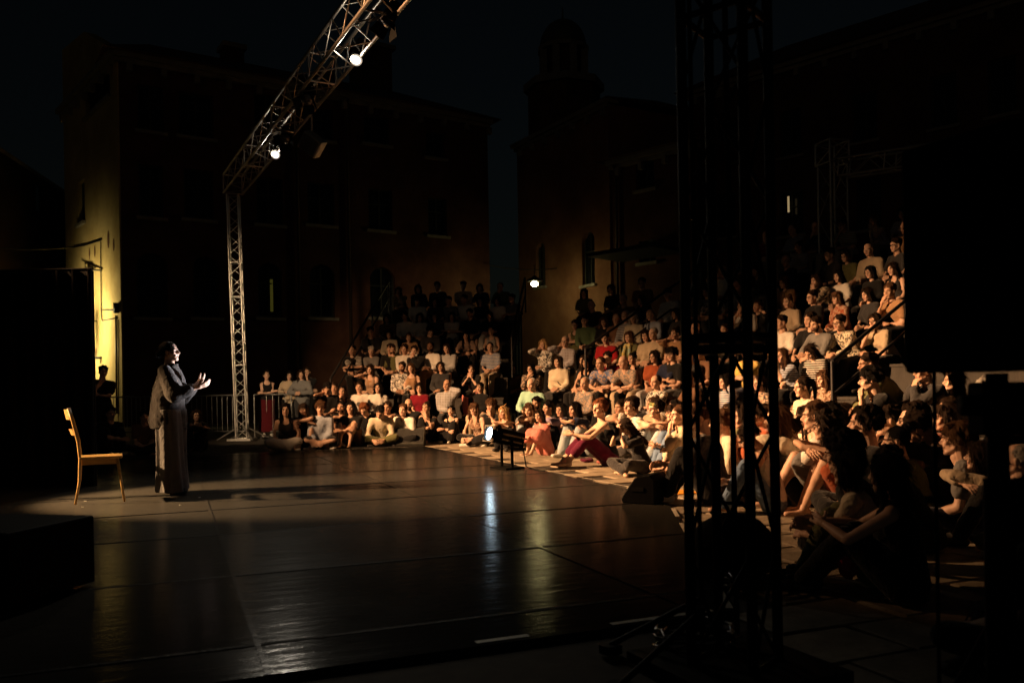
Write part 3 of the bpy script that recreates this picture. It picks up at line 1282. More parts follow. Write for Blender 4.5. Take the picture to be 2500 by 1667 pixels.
# stage: black dance vinyl in strips
def vinyl_mat(i):
    m, n, p = nodes_of('black_vinyl_%d' % i)
    L = n.links.new
    tc = n.nodes.new('ShaderNodeTexCoord')
    mp = n.nodes.new('ShaderNodeMapping')
    mp.inputs['Rotation'].default_value = (0, 0, -ang)
    L(tc.outputs['Object'], mp.inputs[0])
    nz = n.nodes.new('ShaderNodeTexNoise')
    nz.inputs['Scale'].default_value = 1.6
    nz.inputs['Detail'].default_value = 6
    L(mp.outputs[0], nz.inputs[0])
    rp = n.nodes.new('ShaderNodeValToRGB')
    rp.color_ramp.elements[0].color = (.0042, .0041, .0041, 1)
    rp.color_ramp.elements[1].color = (.0110, .0107, .0105, 1)
    L(nz.outputs[0], rp.inputs[0])
    # scuffs: thin pale scratches
    sc = n.nodes.new('ShaderNodeMapping')
    sc.inputs['Scale'].default_value = (2.0, 26, 1)
    L(mp.outputs[0], sc.inputs[0])
    ns = n.nodes.new('ShaderNodeTexNoise')
    ns.inputs['Scale'].default_value = 2.2
    ns.inputs['Detail'].default_value = 5
    ns.inputs['Distortion'].default_value = .6
    L(sc.outputs[0], ns.inputs[0])
    r2 = n.nodes.new('ShaderNodeValToRGB')
    r2.color_ramp.elements[0].position = .64
    r2.color_ramp.elements[1].position = .74
    L(ns.outputs[0], r2.inputs[0])
    mx = n.nodes.new('ShaderNodeMix')
    mx.data_type = 'RGBA'
    L(r2.outputs[0], mx.inputs[0])
    L(rp.outputs[0], mx.inputs[6])
    mx.inputs[7].default_value = (.045, .041, .035, 1)
    # pale dust tint fading out from the chair, put in to brighten the lit floor
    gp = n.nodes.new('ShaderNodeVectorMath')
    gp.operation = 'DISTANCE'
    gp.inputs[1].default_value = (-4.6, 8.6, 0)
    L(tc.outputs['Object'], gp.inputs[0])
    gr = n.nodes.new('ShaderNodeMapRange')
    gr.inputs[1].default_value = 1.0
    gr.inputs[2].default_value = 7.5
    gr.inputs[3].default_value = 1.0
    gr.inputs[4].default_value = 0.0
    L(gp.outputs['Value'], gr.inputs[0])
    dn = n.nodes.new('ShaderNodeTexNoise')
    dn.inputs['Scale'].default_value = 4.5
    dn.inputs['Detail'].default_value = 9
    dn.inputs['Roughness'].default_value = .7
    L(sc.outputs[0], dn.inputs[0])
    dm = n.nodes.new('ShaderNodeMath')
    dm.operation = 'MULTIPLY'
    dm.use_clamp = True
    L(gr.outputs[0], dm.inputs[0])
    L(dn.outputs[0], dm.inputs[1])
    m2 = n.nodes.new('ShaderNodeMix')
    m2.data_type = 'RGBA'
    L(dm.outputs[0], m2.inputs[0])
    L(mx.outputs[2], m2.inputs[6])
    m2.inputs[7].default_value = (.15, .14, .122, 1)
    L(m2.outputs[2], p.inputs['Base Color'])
    mr = n.nodes.new('ShaderNodeMapRange')
    mr.inputs[3].default_value = .09 + .02 * i
    mr.inputs[4].default_value = .17 + .02 * i
    L(nz.outputs[0], mr.inputs[0])
    L(mr.outputs[0], p.inputs['Roughness'])
    p.inputs['Specular IOR Level'].default_value = .045
    wv = n.nodes.new('ShaderNodeMapping')
    wv.inputs['Scale'].default_value = (1.2, 5.0, 1)
    L(mp.outputs[0], wv.inputs[0])
    nb = n.nodes.new('ShaderNodeTexNoise')
    nb.inputs['Scale'].default_value = 2.6
    nb.inputs['Detail'].default_value = 3
    L(wv.outputs[0], nb.inputs[0])
    b = n.nodes.new('ShaderNodeBump')
    b.inputs['Strength'].default_value = .26
    b.inputs['Distance'].default_value = .010
    L(nb.outputs[0], b.inputs['Height'])
    b2 = n.nodes.new('ShaderNodeBump')
    b2.inputs['Strength'].default_value = .12
    b2.inputs['Distance'].default_value = .004
    nf = n.nodes.new('ShaderNodeTexNoise')
    nf.inputs['Scale'].default_value = 120
    L(tc.outputs['Object'], nf.inputs[0])
    L(nf.outputs[0], b2.inputs['Height'])
    L(b.outputs[0], b2.inputs['Normal'])
    L(b2.outputs[0], p.inputs['Normal'])
    # worn rubbery gloss: weaker than clean plastic
    p.inputs['Specular IOR Level'].default_value = 0.0
    gl = n.nodes.new('ShaderNodeBsdfGlossy')
    L(mr.outputs[0], gl.inputs['Roughness'])
    L(b2.outputs[0], gl.inputs['Normal'])
    fr = n.nodes.new('ShaderNodeFresnel')
    fr.inputs[0].default_value = 1.42
    fm = n.nodes.new('ShaderNodeMath')
    fm.operation = 'MULTIPLY'
    fm.inputs[1].default_value = .30
    L(fr.outputs[0], fm.inputs[0])
    ms = n.nodes.new('ShaderNodeMixShader')
    L(fm.outputs[0], ms.inputs[0])
    L(p.outputs[0], ms.inputs[1])
    L(gl.outputs[0], ms.inputs[2])
    L(ms.outputs[0], n.nodes['Material Output'].inputs['Surface'])
    return m


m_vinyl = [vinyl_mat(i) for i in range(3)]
m_tape = mat('black_gaffer_tape', (.0105, .0100, .0092), .55, var=.95, scale=2.2, bump=.5, bscale=40, spec=.02)
m_white_tape = mat('white_edge_tape', (.50, .46, .38), .6, var=.25, scale=20)
outline = [toab(q) for q in ((-12.6, 20.9), (-1.71, 16.6), (1.26, 8.91), (1.41, 7.67), (1.06, 4.10), (-8.5, .23))]


def clip(poly, a, c, keep):
    out = []
    for i in range(len(poly)):
        p, q = poly[i], poly[(i + 1) % len(poly)]
        ip, iq = (p[a] - c) * keep >= 0, (q[a] - c) * keep >= 0
        if ip:
            out.append(p)
        if ip != iq:
            t = (c - p[a]) / (q[a] - p[a])
            out.append((p[0] + (q[0] - p[0]) * t, p[1] + (q[1] - p[1]) * t))
    return out


def slab_mesh(name, pl, z0, z1):
    vs = [st(a, b, z0) for a, b in pl] + [st(a, b, z1) for a, b in pl]
    n = len(pl)
    mb = MB()
    mb.add(vs, [tuple(range(n)), tuple(range(n, 2 * n))] + [(i, (i + 1) % n, (i + 1) % n + n, i + n) for i in range(n)])
    return mb


stage = slab_mesh('stage', outline, -.012, .010).build('stage_floor', mat('stage_board', (.02, .018, .016), .8))
tag(stage, kind='structure')
k = 0
amins = [-.2, 1.6, 3.1, 4.6, 6.1, 7.6, 9.1, 10.7, 12.2, 13.7, 15.2, 16.7, 18.2]
bcuts = [-14, -8.3, -4.3, -2.3, 4]
for i in range(len(amins) - 1):
    for jb in range(len(bcuts) - 1):
        pl = clip(clip(clip(clip(outline, 0, amins[i] + .002, 1), 0, amins[i + 1] - .002, -1), 1, bcuts[jb] + .002, 1), 1, bcuts[jb + 1] - .002, -1)
        if len(pl) < 3:
            continue
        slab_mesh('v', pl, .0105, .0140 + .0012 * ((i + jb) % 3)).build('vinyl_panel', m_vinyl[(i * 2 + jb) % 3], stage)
for a in amins[1:-1]:
    pl = clip(clip(outline, 0, a - .016, 1), 0, a + .016, -1)
    if len(pl) >= 3:
        slab_mesh('t', pl, .0165, .0176).build('tape', m_tape, stage)
for b in (-8.3, -4.3, -2.3):
    pl = clip(clip(outline, 1, b - .012, 1), 1, b + .012, -1)
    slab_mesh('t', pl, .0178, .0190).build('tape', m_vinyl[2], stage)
# white dashes of tape along the near side edge, near edge and far edge
def dash(p, q, w=.035):
    p, q = V(p), V(q)
    d = (q - p).normalized()
    s_ = V((-d.y, d.x, 0)) * w / 2
    z = V((0, 0, .0165))
    mb = MB()
    mb.add([p - s_ + z, q - s_ + z, q + s_ + z, p + s_ + z, p - s_ + z * 1.07, q - s_ + z * 1.07, q + s_ + z * 1.07, p + s_ + z * 1.07], [(3, 2, 1, 0), (4, 5, 6, 7), (0, 1, 5, 4), (1, 2, 6, 5), (2, 3, 7, 6), (3, 0, 4, 7)])
    mb.build('edge_tape', m_white_tape, stage)


pa, pb = V((1.40, 7.55, 0)), V((1.035, 4.14, 0))
for t0, t1 in ((0, .14), (.24, .40), (.50, .63), (.70, .82), (.87, 1.0)):
    dash(pa.lerp(pb, t0), pa.lerp(pb, t1))
for t0, t1 in ((.03, .14), (.15, .30), (.5, .62)):
    dash(V((1.0, 4.13, 0)).lerp(V((-.9, 3.36, 0)), t0), V((1.0, 4.13, 0)).lerp(V((-.9, 3.36, 0)), t1))
dash(st(.02, -.05), st(.02, -4.2), .012)
dash(st(.05, -.03), st(8.2, -.03), .012)
# small glow marks stuck on the floor
for u, v in ((208, 1222), (202, 1236), (487, 1213), (440, 1232), (258, 1272)):
    p = gnd(u, v, .02)
    mb = MB()
    mb.tube([(p.x, p.y, .0165), (p.x, p.y, .0185)], .014, 8)
    mb.build('spike_mark', mat('spike_mark_white', (.8, .78, .7), .35, var=.05), stage)

# ------------------------------------------------------------------ buildings round the square
def plaster(name, c1, c2):
    m, n, p = nodes_of(name)
    L = n.links.new
    tc = n.nodes.new('ShaderNodeTexCoord')
    nz = n.nodes.new('ShaderNodeTexNoise')
    nz.inputs['Scale'].default_value = .55
    nz.inputs['Detail'].default_value = 9
    nz.inputs['Roughness'].default_value = .65
    L(tc.outputs['Object'], nz.inputs[0])
    rp = n.nodes.new('ShaderNodeValToRGB')
    rp.color_ramp.elements[0].position = .36
    rp.color_ramp.elements[1].position = .66
    rp.color_ramp.elements[0].color = (*c1, 1)
    rp.color_ramp.elements[1].color = (*c2, 1)
    L(nz.outputs[0], rp.inputs[0])
    L(rp.outputs[0], p.inputs['Base Color'])
    p.inputs['Roughness'].default_value = .93
    p.inputs['Specular IOR Level'].default_value = .1
    nb = n.nodes.new('ShaderNodeTexNoise')
    nb.inputs['Scale'].default_value = 9
    nb.inputs['Detail'].default_value = 8
    L(tc.outputs['Object'], nb.inputs[0])
    b = n.nodes.new('ShaderNodeBump')
    b.inputs['Strength'].default_value = .35
    b.inputs['Distance'].default_value = .03
    L(nb.outputs[0], b.inputs['Height'])
    L(b.outputs[0], p.inputs['Normal'])
    return m


m_red = plaster('red_plaster', (.060, .028, .020), (.13, .066, .042))
m_ochre = plaster('ochre_plaster', (.36, .26, .11), (.52, .41, .20))
m_brick = plaster('worn_brick', (.075, .036, .022), (.14, .072, .042))
m_istria = mat('pale_stone', (.24, .22, .18), .8, var=.2, scale=4)
m_glass = mat('dark_window_glass', (.010, .012, .014), .12, var=.1)
m_shut = mat('dark_shutter', (.03, .035, .028), .7, var=.2)
m_roof = mat('roof_tiles', (.11, .055, .035), .9, var=.4, scale=6, bump=.8, bscale=12, stretch=(1, 1, 3))
m_iron = mat('dark_iron', (.02, .019, .018), .55, metal=.3)
m_pipe = mat('drain_pipe', (.07, .05, .035), .5, metal=.4)


class Facade:
    """a wall from p0 to p1 (seen from the camera side) with real window openings; windows given in photo pixels of that wall"""

    def __init__(s, p0, p1, h, name, label, m, th=.45):
        s.p0, s.p1, s.h = V((p0[0], p0[1], 0)), V((p1[0], p1[1], 0)), h
        s.d = (s.p1 - s.p0).normalized()
        s.len = (s.p1 - s.p0).length
        n = V((-s.d.y, s.d.x, 0))
        s.n = n if n.y < 0 else -n          # outward, towards the camera
        s.root = empty(name, s.p0)
        tag(s.root, label, 'building')
        s.m, s.th, s.win = m, th, []

    def uv(s, u, v):
        x, z = ray(u, v)
        # (x*Y, Y) on the line p0 + d*t
        det = s.d.x - x * s.d.y
        t = (x * s.p0.y - s.p0.x) / det
        Y = s.p0.y + s.d.y * t
        return t, HCAM + z * Y

    def window(s, u0, v0, u1, v1, arch=False, shutter=False):
        t0, z1 = s.uv(u0, v0)
        t1, _ = s.uv(u1, v0)
        _, z0 = s.uv((u0 + u1) / 2, v1)
        if t1 < t0:
            t0, t1 = t1, t0
        if t1 < .1 or t0 > s.len - .1:
            return
        s.win.append((max(t0, .1), min(t1, s.len - .1), max(z0, .05), min(z1, s.h - .1), arch, shutter))

    def P(s, t, z, o=0.0):
        return s.d * t + s.n * o + V((0, 0, z))

    def wbox(s, mb, t0, t1, z0, z1, o0, o1):
        q = [s.P(t, z, o) for t in (t0, t1) for o in (o0, o1) for z in (z0, z1)]
        mb.add(q, [(0, 1, 3, 2), (4, 6, 7, 5), (0, 4, 5, 1), (2, 3, 7, 6), (0, 2, 6, 4), (1, 5, 7, 3)])

    def finish(s, cornice=True):
        ts = sorted({0, s.len, *[w[0] for w in s.win], *[w[1] for w in s.win]})
        wall = MB()
        for a, b in zip(ts[:-1], ts[1:]):
            if b - a < 1e-4:
                continue
            hs = sorted([(w[2], w[3]) for w in s.win if w[0] <= a + 1e-5 and w[1] >= b - 1e-5])
            z = -.1
            for z0, z1 in hs:
                if z0 > z:
                    s.wbox(wall, a, b, z, z0, -s.th, 0)
                z = max(z, z1)
            if z < s.h:
                s.wbox(wall, a, b, z, s.h, -s.th, 0)
        wall.build('wall', s.m, s.root)
        for t0, t1, z0, z1, arch, shut in s.win:
            w = MB()
            s.wbox(w, t0, t1, z0, z1, -.26, -.22)
            win = w.build('window', m_glass, s.root)
            f = MB()
            fw = .07
            s.wbox(f, t0, t0 + fw, z0, z1, -.215, -.15)
            s.wbox(f, t1 - fw, t1, z0, z1, -.215, -.15)
            s.wbox(f, t0 + fw, t1 - fw, z1 - fw, z1, -.215, -.15)
            s.wbox(f, t0 + fw, t1 - fw, z0, z0 + fw, -.215, -.15)
            c = (t0 + t1) / 2
            s.wbox(f, c - .03, c + .03, z0 + fw, z1 - fw, -.215, -.16)
            s.wbox(f, t0 + fw, c - .03, z0 + (z1 - z0) * .62, z0 + (z1 - z0) * .62 + .05, -.215, -.165)
            s.wbox(f, c + .03, t1 - fw, z0 + (z1 - z0) * .62, z0 + (z1 - z0) * .62 + .05, -.215, -.165)
            f.build('frame', m_shut, win)
            g = MB()
            s.wbox(g, t0 - .12, t1 + .12, z0 - .12, z0 - .003, -.1, .12)
            g.build('sill', m_istria, win)
            if arch:
                a = MB()
                r = (t1 - t0) / 2
                for sg in (-1, 1):
                    pts = [(c + sg * r, z1)] + [(c + sg * r * math.cos(q), z1 - r + r * math.sin(q)) for q in [i * math.pi / 16 for i in range(9)]]
                    v0 = [s.P(t, z, -.01) for t, z in pts]
                    v1 = [s.P(t, z, -.3) for t, z in pts]
                    n = len(pts)
                    a.add(v0 + v1, [tuple(range(n)), tuple(range(2 * n - 1, n - 1, -1))] + [(i, (i + 1) % n, (i + 1) % n + n, i + n) for i in range(n)])
                a.build('arch_corner', s.m, s.root)
            if shut:
                for e, sg in ((t0, -1), (t1, 1)):
                    q = MB()
                    w_ = (t1 - t0) * .48
                    lo, hi = (e - w_, e - .01) if sg < 0 else (e + .01, e + w_)
                    s.wbox(q, lo, hi, z0, z1, .01, .05)
                    for i in range(10):
                        zz = z0 + (z1 - z0) * (i + .5) / 10
                        s.wbox(q, lo + .05, hi - .05, zz, zz + .05, .05, .065)
                    q.build('shutter', m_shut, s.root)
        if cornice:
            q = MB()
            s.wbox(q, -.15, s.len + .15, s.h, s.h + .18, -s.th, .28)
            s.wbox(q, -.08, s.len + .08, s.h - .16, s.h - .003, .003, .14)
            q.build('cornice', m_istria, s.root)
            x = .3
            while x < s.len:
                b = MB()
                s.wbox(b, x, x + .18, s.h - .45, s.h - .165, .003, .20)
                b.build('cornice_bracket', m_istria, s.root)
                x += 1.15
        return s

    def roof(s, rise, depth, over=.5):
        a, b = s.P(-over, s.h + .18, over), s.P(s.len + over, s.h + .18, over)
        c, d = s.P(s.len - depth * .4, s.h + rise, -depth), s.P(depth * .4, s.h + rise, -depth)
        e, f = s.P(s.len + over, s.h + .18, -2 * depth), s.P(-over, s.h + .18, -2 * depth)
        mb = MB()
        mb.add([a, b, c, d, e, f], [(0, 1, 2, 3), (1, 4, 2), (4, 5, 3, 2), (5, 0, 3), (0, 5, 4, 1)])
        return mb.build('roof', m_roof, s.root)

    def pipe(s, u, v):
        t, _ = s.uv(u, v)
        mb = MB()
        mb.tube([s.P(t, .2, .10), s.P(t, s.h - .3, .10), s.P(t, s.h - .05, .25)], .055, 8)
        mb.build('drain_pipe', m_pipe, s.root, True)

    def ends(s, depth):
        """return walls at both ends so that the block has depth"""
        for t, nm in ((0, 'side_wall'), (s.len, 'side_wall')):
            q = MB()
            s.wbox(q, t - .2 if t else 0.001, t - .001 if t else .2, -.1, s.h - .004, -depth, -s.th - .002)
            q.build(nm, s.m, s.root)


A0 = at(293, 600, 30)
fl = Facade((A0.x, A0.y), (-.95, 38.4), 13.0, 'old_house', 'long three storey red house with arched ground floor windows behind the left stand', m_red)
for w in ((335, 205, 398, 320), (436, 222, 520, 335), (620, 226, 682, 318), (764, 262, 812, 342), (888, 278, 950, 352), (1040, 318, 1085, 385),
          (338, 400, 398, 530), (448, 410, 520, 535), (625, 430, 690, 548), (750, 442, 815, 549), (899, 458, 957, 562), (1045, 480, 1090, 575)):
    fl.window(*w)
for w in ((332, 615, 408, 775), (470, 625, 535, 775), (629, 640, 687, 775), (755, 643, 816, 775), (903, 650, 964, 775)):
    fl.window(*w, arch=True)
fl.finish()
fl.pipe(727, 600)
fl.pipe(850, 600)
fl.ends(9)
fl.roof(2.6, 5)
# a small roof turret and chimneys on the ridge
for u, w, h in ((1010, 1.5, 3.2), (640, .8, 1.8), (880, .7, 1.5)):
    t, _ = fl.uv(u, 300)
    q = MB()
    fl.wbox(q, t - w / 2, t + w / 2, fl.h + .4, fl.h + .8 + h, -3.6 - w, -3.6)
    c = q.build('chimney', m_brick, fl.root)
    q = MB()
    fl.wbox(q, t - w * .62, t + w * .62, fl.h + .8 + h, fl.h + 1.0 + h, -3.72 - w, -3.5)
    q.build('chimney_cap', m_istria, c)

B1 = at(160, 600, 36.0)
fs = Facade((B1.x, B1.y), (A0.x - .003, A0.y - .01), 13.0, 'corner_house', 'tall yellow plastered side wall glowing in lamplight behind the black drape', m_ochre)
fs.window(208, 197, 268, 262)
fs.window(190, 448, 206, 545)
fs.finish()
q = MB()
tg, zg = fs.uv(205, 78)
for o0, o1 in ((-.45, 0.0),):
    v0 = [fs.P(t, z, o1) for t, z in ((0, 13.19), (fs.len, 13.19), (tg, zg), (0, zg + .4))]
    v1 = [fs.P(t, z, o0) for t, z in ((0, 13.19), (fs.len, 13.19), (tg, zg), (0, zg + .4))]
    q.add(v0 + v1, [(0, 1, 2, 3), (7, 6, 5, 4)] + [(i, (i + 1) % 4, (i + 1) % 4 + 4, i + 4) for i in range(4)])
q.build('gable', m_ochre, fs.root)


def facade_thing(name, mb, m, label=None):
    o = mb.build(name, m, fs.root, True)
    return o


# fittings on the yellow wall: conduit, bracket, pipe, meter boxes and worn patches
def fp(u, v, o=.04):
    t, z = fs.uv(u, v)
    return fs.P(t, z, o)


q = MB().tube([fp(180, 605), fp(215, 598), fp(249, 587), fp(249, 640), fp(250, 758), fp(252, 783), fp(288, 776)], .022, 6)
facade_thing('conduit', q, m_iron)
q = MB().tube([fp(250, 757), fp(290, 757)], .02, 6)
facade_thing('conduit', q, m_iron)
q = MB().tube([fp(286, 770, .04), fp(288, 1010, .04)], .035, 8)
facade_thing('drain_pipe', q, m_pipe)
q = MB().tube([fp(291.0, 780, .03), fp(292, 1010, .03)], .02, 8)
facade_thing('drain_pipe', q, m_pipe)
q = MB().box(fp(289, 752, .06), (.16, .16, .36))
facade_thing('junction_box', q, m_iron)
for u, v, r in ((265, 585, .22), (278, 598, .16), (219, 620, .16), (232, 614, .16), (235, 862, .15)):
    c = fp(u, v, .0)
    q = MB()
    q.add([c + fs.d * (r * .55 * math.cos(a)) + V((0, 0, r * 1.5 * math.sin(a))) + fs.n * .012 for a in [i * .524 for i in range(12)]] + [c + fs.n * .03], [(i, (i + 1) % 12, 12) for i in range(12)])
    facade_thing('bare_patch', q, m_brick)
# scrolled iron bracket
pts = [fp(222 + 14 * math.cos(a) * (1 - i / 26), 672 + 9 * math.sin(a) * (1 - i / 26), .3) for i, a in enumerate([k * .55 for k in range(24)])]
facade_thing('iron_bracket', MB().tube(pts, .03, 5), m_iron)
facade_thing('iron_bracket', MB().tube([fp(205, 660, .3), fp(251, 660, .05)], .03, 5), m_iron)
facade_thing('door_plate', MB().box(fp(247, 873, .05), (.5, .1, .08)), m_iron)

# dark house further left
G0, G1 = at(-60, 600, 33), at(178, 600, 44)
fd = Facade((G0.x, G0.y), (G1.x, G1.y), 11.0, 'narrow_house', 'dark house in the alley left of the yellow wall', plaster('darkened_plaster', (.016, .010, .008), (.035, .022, .016)))  # plaster darkened to keep this house in shade despite the lantern
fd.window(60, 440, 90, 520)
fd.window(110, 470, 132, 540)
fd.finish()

# gabled house right of the gap, its lower wing and the long house on the right
H0, H1 = at(1266, 600, 42), at(1490, 600, 35.5)
fg = Facade((H0.x, H0.y), (H1.x, H1.y), 12.9, 'gabled_house', 'plain red brick house with two arched doorways right of the street lamp', plaster('warm_brick', (.16, .075, .042), (.28, .15, .085)))
fg.window(1308, 596, 1330, 700, arch=True)
fg.window(1420, 570, 1451, 695, arch=True)
fg.finish()
fg.ends(8)
fg.roof(1.2, 4, .3)
J0, J1 = at(1497, 600, 35.2), at(1690, 600, 32.5)
fw_ = Facade((J0.x, J0.y), (J1.x, J1.y), 10.2, 'low_wing', 'lower red wing with small windows behind the right stand', m_red)
fw_.window(1552, 378, 1596, 462)
fw_.window(1560, 590, 1600, 640)
fw_.finish()
fw_.roof(1.6, 4)
fw_.pipe(1508, 500)
q = MB()
t0, _ = fw_.uv(1500, 560)
fw_.wbox(q, .4, fw_.len - .3, 6.2, 6.35, .003, 2.2)
q.build('awning', m_shut, fw_.root)
K0, K1 = at(1690, 600, 37), at(2620, 600, 27)
fr_ = Facade((K0.x, K0.y), (K1.x, K1.y), 13.6, 'long_house', 'long dark house with pale sills closing the square on the right', m_red)
for w in ((1745, 300, 1800, 400), (1903, 276, 1955, 382), (1898, 470, 1960, 575), (1740, 480, 1795, 580), (2080, 235, 2140, 345), (2270, 190, 2335, 310), (2410, 150, 2480, 280), (2090, 440, 2150, 560), (2400, 420, 2470, 540)):
    fr_.window(*w)
fr_.finish()
fr_.roof(3, 5)
p = fr_.P(*fr_.uv(1928, 500), .1) + fr_.p0
q = MB().box((0, 0, 0), (.06, .06, .62))
o = q.build('lit_window_slit', emit('warm_slit', (1, .72, .35), .30), fr_.root)
o.location = p - fr_.p0
p = fl.P(*fl.uv(667, 720), -.2)
o = MB().box((0, 0, 0), (.10, .05, 1.25)).build('lit_window_slit', emit('green_yellow_slit', (.55, .50, .08), .05), fl.root)
o.location = p

# bell tower with a dome behind the roofs
tc_ = at(1378, 300, 78)
bt = empty('bell_tower', (tc_.x, tc_.y, 0))
tag(bt, 'round domed bell tower rising dark behind the gabled house', 'tower')
q = MB()
zt = lambda v: at(1378, v, 78).z
q.tube([(0, 0, 0), (0, 0, zt(225))], 3.3, 8)
q.build('shaft', m_brick, bt)
q = MB().tube([(0, 0, zt(225)), (0, 0, zt(208))], 3.7, 8)
q.build('cornice', m_istria, bt)
for i in range(8):
    a = math.pi / 4 * i + .39
    q = MB().box((2.0 * math.cos(a), 2.0 * math.sin(a), (zt(208) + zt(130)) / 2), (.62, .62, zt(130) - zt(208)))
    q.build('column', m_istria, bt)
q = MB().tube([(0, 0, zt(208)), (0, 0, zt(130))], 1.65, 8)
q.build('belfry', m_brick, bt)
q = MB().tube([(0, 0, zt(130) + .01), (0, 0, zt(120))], 2.35, 12)
q.build('belfry_cornice', m_istria, bt)
pts = [(0, 0, zt(120) + 2.6 * math.sin(a)) for a in [i * math.pi / 16 for i in range(9)]]
q = MB().tube(pts, [2.1 * math.cos(a) + .06 for a in [i * math.pi / 16 for i in range(9)]], 16)
q.tube([(0, 0, zt(120) + 2.6), (0, 0, zt(120) + 3.8)], [.12, .04], 6)
q.build('dome', mat('lead_dome', (.10, .11, .11), .6), bt, True)

# wires slung across the alley mouth
def wire(p, q, sag, label):
    p, q = V(p), V(q)
    pts = [p.lerp(q, t) - V((0, 0, sag * 4 * t * (1 - t))) for t in [i / 14 for i in range(15)]]
    tag(MB().tube(pts, .022, 5).build('overhead_wire', m_iron), label, 'wire')


wire(at(-80, 598, 24), at(180, 603, 27), .1, 'upper thin wire reaching the yellow wall from the left edge')
wire(at(-80, 662, 22), at(222, 668, 27), .1, 'lower thin wire above the black drape at the left edge')
wire(at(1195, 648, 38), at(1360, 655, 39), .12, 'short wire carrying the street lamp between the houses')

# street lamp between the houses
LP = at(1305, 692, 36)
sl = empty('street_lamp', (LP.x, LP.y + .0, LP.z))
tag(sl, 'lit round street lamp hanging between the two houses', 'lamp')
q = MB().ell((0, 0, -.02), (.15, .15, .11))
q.build('globe', emit('street_lamp_glow', (1.0, .84, .36), 90), sl, True)
q = MB().tube([(0, 0, .10), (0, 0, .17), (0, 0, .26), (0, 0, .32)], [.36, .30, .12, .05], 14)
q.build('shade', m_iron, sl, True)
q = MB().tube([(0, 0, .32), (0, 0, .80)], .018, 6)
q.build('hanging_rod', m_iron, sl)
sl_light = point('street_lamp_light', (LP.x, LP.y - .05, LP.z - .36), 30, (1.0, .78, .30), .18)
sl_light.parent = None

# wall lantern behind the drape that lights the yellow wall
WL = fs.p0 + fp(236, 800, 1.5)
wl = empty('wall_lantern', WL)
tag(wl, 'iron wall lantern on the yellow wall, hidden behind the black drape', 'lamp')
MB().tube([(0, 0, -.18), (0, 0, .12), (0, 0, .2)], [.10, .15, .03], 6).build('lantern_glass', emit('lantern_glow', (1.0, .78, .28), 20), wl)
MB().tube([(0, 0, .2), fs.n * -.75 + V((0, 0, .35)), fs.n * -1.5 + V((0, 0, .25))], .02, 6).build('lantern_arm', m_iron, wl)
spot('wall_lantern_light', WL + fs.n * .25, WL - fs.n, 2000, (1.0, .80, .36), 150, .8, .15)

# ------------------------------------------------------------------ stage equipment
m_alu = mat('truss_aluminium', (.42, .41, .39), .38, metal=.85, var=.15, scale=20)
m_blackal = mat('black_truss', (.006, .006, .008), .4, metal=.0, var=.2, spec=.08)
m_black = mat('black_paint', (.006, .006, .006), .7, var=.2, spec=.03)
m_blackm = mat('black_matt_steel', (.008, .008, .0076), .6, metal=.0, var=.2, spec=.06)
m_drape = mat('black_molton_drape', (.006, .006, .006), .98, var=.2, spec=.05)
m_grille = mat('speaker_grille', (.018, .0185, .0165), .5, metal=.2, bump=.6, bscale=180)

_cyl = MB()
_cyl.tube([(0, 0, 0), (0, 0, 1)], 1.0, 8)
CYL = _cyl.mesh('rod')
CYL.polygons.foreach_set('use_smooth', [len(p.vertices) == 4 for p in CYL.polygons])


def rod(name, p, q, r, m, parent):
    p, q = V(p), V(q)
    d = q - p
    o = obj(name, CYL, m, parent)
    o.matrix_basis = Matrix.Translation(p) @ d.to_track_quat('Z', 'Y').to_matrix().to_4x4() @ Matrix.Diagonal((r, r, d.length, 1))
    return o


def truss(root, p, q, w, m, side=None, step=None, rc=.025, rb=.009, plates=()):
    """square lattice truss between p and q (coordinates local to root): four chords and zig-zag braces"""
    p, q = V(p), V(q)
    d = (q - p)
    L = d.length
    d.normalize()
    s_ = V(side) if side else d.orthogonal()
    s_ = (s_ - d * s_.dot(d)).normalized()
    t_ = d.cross(s_)
    h = w / 2
    cs = [s_ * h + t_ * h, s_ * -h + t_ * h, s_ * -h - t_ * h, s_ * h - t_ * h]
    for c in cs:
        rod('chord', p + c, q + c, rc, m, root)
    n = max(2, round(L / (step or w * 1.05)))
    for k_ in range(4):
        a, b = cs[k_], cs[(k_ + 1) % 4]
        for i in range(n):
            t0, t1 = i / n, (i + 1) / n
            x, y = (a, b) if i % 2 == 0 else (b, a)
            rod('brace', p + d * (L * t0) + x, p + d * (L * t1) + y, rb, m, root)
    for t in plates:
        c = p + d * (L * t)
        for k_ in range(4):
            rod('frame_bar', c + cs[k_], c + cs[(k_ + 1) % 4], rb * 1.6, m, root)


# far column and the overhead truss running along the front of the stage
TP = V((-6.37, 20.0, 0))
TQ = V((TP.x, TP.y, 0)) + V((4.74, -9.1, 0)).normalized() * 19.2
ZT = 6.0
col_ = empty('truss_column', TP)
tag(col_, 'slim aluminium truss column standing at the far corner of the stage', 'truss')
truss(col_, (0, 0, .05), (-.12, 0, ZT - .25), .25, m_alu, (1, .15, 0), .235, .024, .008, (0, .3, .58, .72, 1))
MB().box((0, 0, .025), (.55, .55, .05)).build('base_plate', m_alu, col_)
for a in (.5, 2.2, 3.9, 5.4):
    rod('outrigger', (.12 * math.cos(a), .12 * math.sin(a), .30), (.62 * math.cos(a), .62 * math.sin(a), .03), .018, m_alu, col_)
beam = empty('overhead_truss', (TP.x - .12, TP.y, ZT))
tag(beam, 'long overhead lattice truss rising from the far column towards the camera', 'truss')
m_rust = mat('weathered_truss', (.46, .41, .36), .36, metal=.8, var=.3, scale=14)
bdir = (TQ - TP).normalized()
